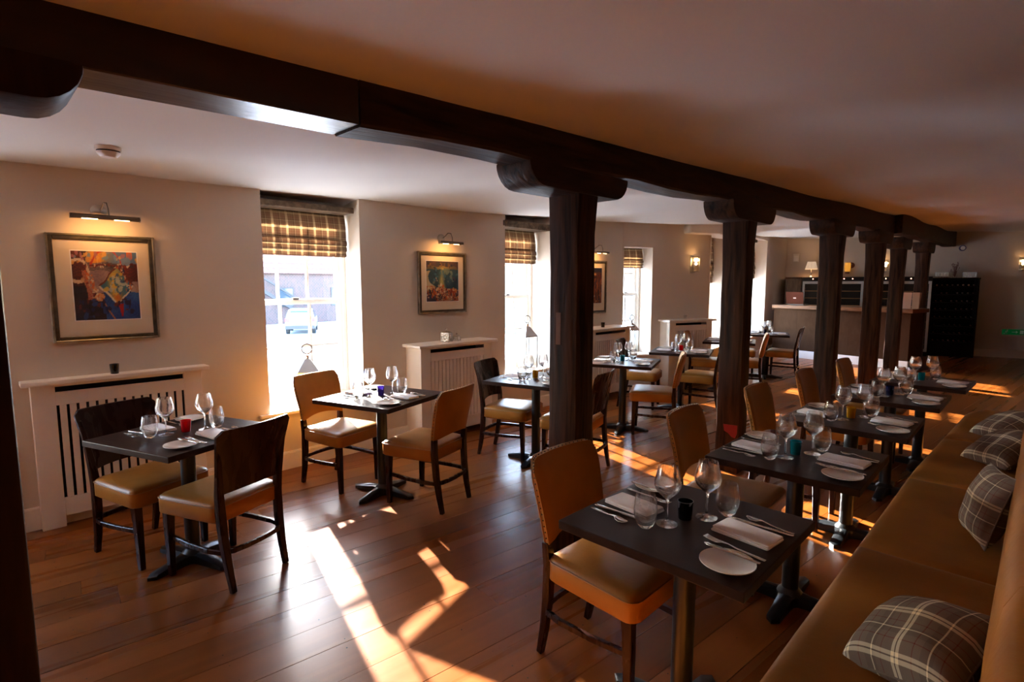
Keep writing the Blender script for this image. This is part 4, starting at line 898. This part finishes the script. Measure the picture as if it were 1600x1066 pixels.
# wine fridges against the far wall
def fridge(x0, x1, k):
    p = far_pt(x0, .62); wd = (x1 - x0) / math.cos(FAR_A) - .01
    r = empty('wine_fridge', (p.x, p.y, 0), FAR_A, ['steel framed wine fridge under the table lamp', 'steel framed wine fridge just right of the third full post', 'steel framed wine fridge further right, half behind a post', 'dark wine fridge seen between the two far posts'][k], 'wine fridge', 'wine fridges behind the bar')
    MB().box(0, wd, .03, .60, 0, 1.66).build('cabinet', M['appliance'], r); MB().box(0, wd, .0, .60, 1.66, 1.74).build('control_panel', M['appliance'], r, bevel=.004)
    b = MB().box(.01, .055, 0, .028, .1, 1.64).box(wd - .055, wd - .01, 0, .028, .1, 1.64).box(.055, wd - .055, 0, .028, 1.58, 1.64).box(.055, wd - .055, 0, .028, .1, .16); d = b.build('door', M['fridgesteel'], r, bevel=.003, seg=1)
    MB().add([(.055, .006, .16), (wd - .055, .006, .16), (wd - .055, .006, 1.58), (.055, .006, 1.58)], [(0, 1, 2, 3)]).build('glass', M['pane'], d, fix=False)
    MB().box(.062, .07, -.03, -.015, 1.1, 1.5).build('handle', M['steel'], d)
    for q in range(8): MB().box(.06, wd - .06, .016, .029, .25 + q * .165, .268 + q * .165).build('shelf_front', M['shelfwood'], r)
    for q in (.35, .62): MB().box(wd * q, wd * q + .018, -.003, .0, 1.69, 1.705).build('indicator', M['led'], r)
for k, (a, b_) in enumerate(((-4.36, -3.77), (-3.76, -3.15), (-3.14, -2.55), (-2.54, -1.95))): fridge(a, b_, k)
p = far_pt(-4.70, .62); r = empty('bar_cupboard', (p.x, p.y, 0), FAR_A, 'narrow oak cupboard in the corner behind the bar', 'cupboard')
MB().box(0, .33, .02, .60, 0, 1.70).build('carcass', M['cupboard'], r); MB().box(.005, .325, 0, .02, .05, 1.66).build('door', M['cupboard'], r); MB().box(-.01, .335, -.02, .61, 1.70, 1.74).build('top', M['bartop'], r)
p = far_pt(-4.20, .33); r = empty('table_lamp', (p.x, p.y, 1.7402), 0, 'small table lamp with pleated cream shade on the wine fridge', 'lamp')
MB().lathe([(.0, 0), (.06, 0), (.06, .008), (.035, .02), (.014, .06), (.024, .09), (.010, .12), (.008, .2), (.0, .2)], 20, None, False, False).build('base', M['steel'], r, smooth=50)
n = 40; MB().loft([[((rr + .004 * (k % 2)) * math.cos(2 * math.pi * k / n), (rr + .004 * (k % 2)) * math.sin(2 * math.pi * k / n), z) for k in range(n)] for rr, z in ((.135, .19), (.085, .37))], cap=False).build('lamp_shade', M['shade'], r)
ld = bpy.data.lights.new('table_lamp_bulb', 'POINT'); ld.energy = 0.7; ld.color = (1, .6, .3); ld.shadow_soft_size = .04; lo = bpy.data.objects.new('table_lamp_bulb', ld); C.objects.link(lo); lo.parent = r; lo.location = (0, 0, .28)
p = far_pt(-4.60); r = empty('wall_speaker', (p.x, p.y, 2.12), FAR_A, 'small white speaker box high in the corner behind the bar', 'speaker')
MB().box(0, .13, -.09, -.001, 0, .20).build('case', M['plastic'], r, bevel=.006); MB().box(.015, .115, -.094, -.09, .02, .15).build('grille', M['card2'] if 0 else M['white'], r)
p = far_pt(-3.40); r = empty('amber_wall_light', (p.x, p.y, 2.02), FAR_A, 'amber shaded wall light right of the third full post', 'wall light')
T = Matrix.Rotation(R(90), 4, 'X'); MB().lathe([(.07, 0), (.07, .02), (.02, .05)], 20, T).build('backplate', M['twig'], r, smooth=40); MB().sweep([(0, -.04, 0), (0, -.12, .03), (-.05, -.15, .05)], .008, n=8).build('arm', M['brushed'], r)
T = Matrix.Translation((-.08, -.16, -.05)); MB().lathe([(.055, -.10), (.065, .0), (.06, .11)], 18, T, True, False).build('lamp_shade', M['ambershade'], r, smooth=50); MB().lathe([(.045, -.15), (.05, -.10)], 14, T).build('collar', M['twig'], r)
# wine rack
p = far_pt(-1.93, .40); rk = empty('wine_rack', (p.x, p.y, 0), FAR_A, 'tall black wine rack against the far wall', 'wine rack'); RW, RH = .80, 1.68
MB().box(0, .03, 0, .36, 0, RH).build('side_panel', M['rack'], rk); MB().box(RW - .03, RW, 0, .36, 0, RH).build('side_panel', M['rack'], rk); MB().box(.03, RW - .03, .34, .36, 0, RH).build('back_panel', M['rack'], rk)
MB().box(-.01, RW + .01, -.01, .37, RH, RH + .03).build('top', M['rack'], rk); MB().box(.03, RW - .03, .01, .34, 0, .30).build('plinth_drawer', M['rack'], rk)
for k in range(8): MB().box(.03, RW - .03, .0, .34, .30 + k * .172, .315 + k * .172).build('shelf', M['rack'], rk)
T = Matrix.Rotation(R(90), 4, 'X'); BOT = MB().lathe([(.0, -.28), (.036, -.28), (.037, -.10), (.030, -.07), (.014, -.04), (.013, .0), (.0, .0)], 12, T, False, False).mesh('bottle', M['bottle'], smooth=50); FOIL = MB().lathe([(.0145, -.035), (.0145, .003), (.0, .003)], 10, T, False, False).mesh('foil', M['foil'], smooth=50)
for k in range(8):
    for c in range(8):
        if random.random() < .18: continue
        q = Vector((p.x, p.y, 0)) + Matrix.Rotation(FAR_A, 3, 'Z') @ V(.085 + c * .09, .03); o = link('wine_bottle', BOT); o.location = (q.x, q.y, .315 + k * .172 + .038); o.rotation_euler = (0, 0, FAR_A); tag(o, 'dark wine bottle lying in the black wine rack', 'bottle', 'bottles in the wine rack'); link('foil', FOIL, o)
def onrack(x, y): return Vector((p.x, p.y, RH + .0302)) + Matrix.Rotation(FAR_A, 3, 'Z') @ V(x, y)
for x0, nm in ((.06, 'left'), (.54, 'right')):
    q = onrack(x0 + .11, .17); o = tag(MB().box(-.13, .13, -.10, .10, 0, .012).build('glass_tray', M['steel']), 'shallow steel tray of glasses at the %s end on wine rack' % nm, 'tray'); o.location = q; o.rotation_euler = (0, 0, FAR_A)
    for i in range(5):
        for j in range(2):
            q = onrack(x0 + .01 + .05 * i, .12 + .09 * j); o = link('tumbler', bpy.data.meshes.get('tumbler') or MB().lathe([(.0, 0), (.020, 0), (.022, .11), (.0205, .11), (.018, .008), (.0, .008)], 12, None, False, False).mesh('tumbler', M['clearvotive'], smooth=50)); o.location = q + V(0, 0, .0122); tag(o, 'small clear tumbler standing on the %s tray on top of the wine rack' % nm, 'glass', 'tumblers on the %s tray' % nm)
q = onrack(.40, .17); r = empty('flower_vase', q, 0, 'glass vase of dried red flowers on top of the wine rack', 'vase')
MB().lathe([(.0, 0), (.035, 0), (.045, .06), (.03, .12), (.035, .15)], 16, None, False, False).build('vase', M['glass'], r, smooth=60)
b = MB()
for k in range(16):
    a = random.uniform(0, 6.28); s_ = random.uniform(.03, .11); h = random.uniform(.14, .34); b.sweep([(0, 0, .02), (s_ * .4 * math.cos(a), s_ * .4 * math.sin(a), h * .6), (s_ * math.cos(a), s_ * math.sin(a), h)], .0025, n=4)
    b.lathe([(.0, 0), (.016, .008), (.0, .022)], 6, Matrix.Translation((s_ * math.cos(a), s_ * math.sin(a), h - .01)), False, False)
tag(b.build('dried_stems', M['twig'], r), kind='stuff')

# ================================================================ OUTSIDE
GZ = -1.5
tag(MB().box(-140, -5.05, -90, 110, GZ - .2, GZ).build('street', M['road']), kind='structure')
def house(loc, rz, wd, dp, eave, ridge, m, lab, name='brick_building', roofm='tile'):
    r = empty(name, loc, rz, lab, 'building')
    MB().box(0, wd, 0, dp, 0, eave).build('walls', M[m], r)
    rf = MB(); o_ = .35; n = 14
    for k in range(n):      # courses of tiles stepping up the front slope
        t0, t1 = k / n, (k + 1) / n; y0_, y1_ = -o_ + (dp / 2 + o_) * t0, -o_ + (dp / 2 + o_) * t1 + .05; z0_, z1_ = eave + (ridge - eave) * t0, eave + (ridge - eave) * t1
        rf.add([(-o_, y0_, z0_ + .06), (wd + o_, y0_, z0_ + .06), (wd + o_, y1_, z1_ + .02), (-o_, y1_, z1_ + .02), (-o_, y0_, z0_ - .02), (wd + o_, y0_, z0_ - .02)], [(0, 1, 2, 3), (4, 5, 1, 0)])
    rf.add([(-o_, dp / 2, ridge + .03), (wd + o_, dp / 2, ridge + .03), (wd + o_, dp + o_, eave), (-o_, dp + o_, eave)], [(0, 1, 2, 3)])
    rf.add([(0, 0, eave), (0, dp, eave), (0, dp / 2, ridge), (wd, 0, eave), (wd, dp, eave), (wd, dp / 2, ridge)], [(0, 2, 1), (3, 4, 5)])
    rf.build('roof', M[roofm], r, fix=False); return r
# long brick building with clay roof opposite the first window: local x along +Y, front faces +X
h1 = house((-42, -8, GZ), H90, 34, 9, 3.9, 9.3, 'brick', 'long brick building with clay tiled roof across the street')
def opening(r, x, z, w_, h_, mname='darkwood', nm='window'):
    o = MB().box(x, x + w_, -.06, .02, z, z + h_).build(nm, M[mname], r); MB().box(x + .08, x + w_ - .08, -.075, -.062, z + .08, z + h_ - .08).build('pane', M['carglass'], o)
for k in range(7): opening(h1, 3 + 4.4 * k, 1.3, 1.3, 1.5)
MB().sweep([(27.5, -.5, .2), (22.5, -.5, 3.4)], (.12, .12)).build('stair_rail', M['darkwood'], h1); MB().sweep([(27.5, -.5, 1.2), (22.5, -.5, 4.4)], (.06, .06)).build('stair_rail', M['darkwood'], h1)
MB().box(22.0, 22.9, .9, 1.8, 4.6, 7.2).build('dormer', M['render'], h1); MB().box(25.3, 25.7, 1.2, 1.6, 5.0, 9.2).build('chimney_pipe', M['darkwood'], h1)
h2 = house((-22.5, 24.2, GZ), R(130), 1.6, 5, 5.6, 6.4, 'brick', 'tall narrow brick house seen through the second window', roofm='tile'); opening(h2, .3, 1.0, .9, 2.1, 'doorblue', 'door')
h2b = house((-24.5, 27.5, GZ), R(130), 1.9, 5, 5.2, 6.2, 'render', 'pale rendered house beside the narrow brick one'); opening(h2b, .6, .6, 1.0, 2.0, 'doorblue', 'door'); opening(h2b, .5, 3.4, .9, 1.1, 'sash')
h3 = house((-20.5, 36.5, GZ), R(118), 7.5, 6, 5.2, 7.8, 'stone', 'grey stone house seen through the third window', 'stone_house', 'tile')
for k in range(3): opening(h3, .8 + 2.3 * k, 1.0, 1.0, 1.4, 'sash'); opening(h3, .8 + 2.3 * k, 3.4, 1.0, 1.1, 'sash')
def car(loc, rz, paint, lab):
    r = empty('parked_car', loc, rz, lab, 'car'); hw = .86    # local x forward, rear at -x
    prof = [(-2.0, .35), (-2.05, .60), (-1.98, .85), (-1.75, 1.25), (-1.35, 1.50), (-.3, 1.55), (.45, 1.40), (1.05, .98), (1.9, .85), (2.05, .60), (2.0, .35)]
    n = len(prof); rings = []
    for s_ in (-1, -.82, .82, 1): rings.append([(x * (1 if abs(s_) < 1 else .985), s_ * hw * (1 if z < 1 else 1 - .22 * (z - 1) / .55), z if abs(s_) < 1 else z - .02 * (z > 1)) for x, z in prof])
    MB().loft(rings).build('body', M[paint], r, bevel=.03, smooth=40)
    MB().add([(-1.90, -.60, .98), (-1.90, .60, .98), (-1.55, .54, 1.42), (-1.55, -.54, 1.42)], [(0, 1, 2, 3)]).build('rear_window', M['carglass'], r, fix=False)
    MB().add([(-1.93, -.62, .97), (-1.93, .62, .97), (-1.56, .56, 1.44), (-1.56, -.56, 1.44)], [(0, 1, 2, 3)]).v
    for s_ in (-1, 1):
        MB().add([(x, s_ * (hw + .004) * (1 - .22 * (z - 1) / .55 if z > 1 else 1), z) for x, z in ((-1.5, 1.02), (.75, 1.02), (.35, 1.36), (-.4, 1.46), (-1.25, 1.42))], [(0, 1, 2, 3, 4)]).build('side_window', M['carglass'], r, fix=False)
        MB().box(-2.03, -1.90, s_ * .74 - .12, s_ * .74 + .12, .80, .98).build('tail_light', M['taillight'], r)
        for x in (-1.28, 1.28):
            T = Matrix.Translation((x, s_ * (hw - .10), .32)) @ Matrix.Rotation(R(90), 4, 'X'); MB().lathe([(.0, -.11), (.30, -.11), (.32, -.09), (.32, .09), (.30, .11), (.0, .11)], 20, T, False, False).build('wheel', M['tyre'], r, smooth=40)
    MB().box(-2.075, -2.04, -.26, .26, .60, .72).build('number_plate', M['plate_y'], r); MB().box(-2.08, -1.95, -.84, .84, .33, .55).build('bumper', M['darkwood'], r, bevel=.02); return r
car((-34.2, 15.4, GZ), R(152), 'carpaint', 'silver hatchback parked with its rear to the first window'); car((-33.0, 18.6, GZ), R(160), 'cardark', 'dark blue car parked right of the silver hatchback')
r = empty('bollard_post', (-22.0, 11.75, GZ), 0, 'dark timber post standing in the street outside first window', 'post'); MB().box(-.13, .13, -.13, .13, 0, 1.5).build('shaft', M['darkwood'], r); MB().box(-.16, .16, -.16, .16, 1.5, 1.6).build('cap', M['darkwood'], r)
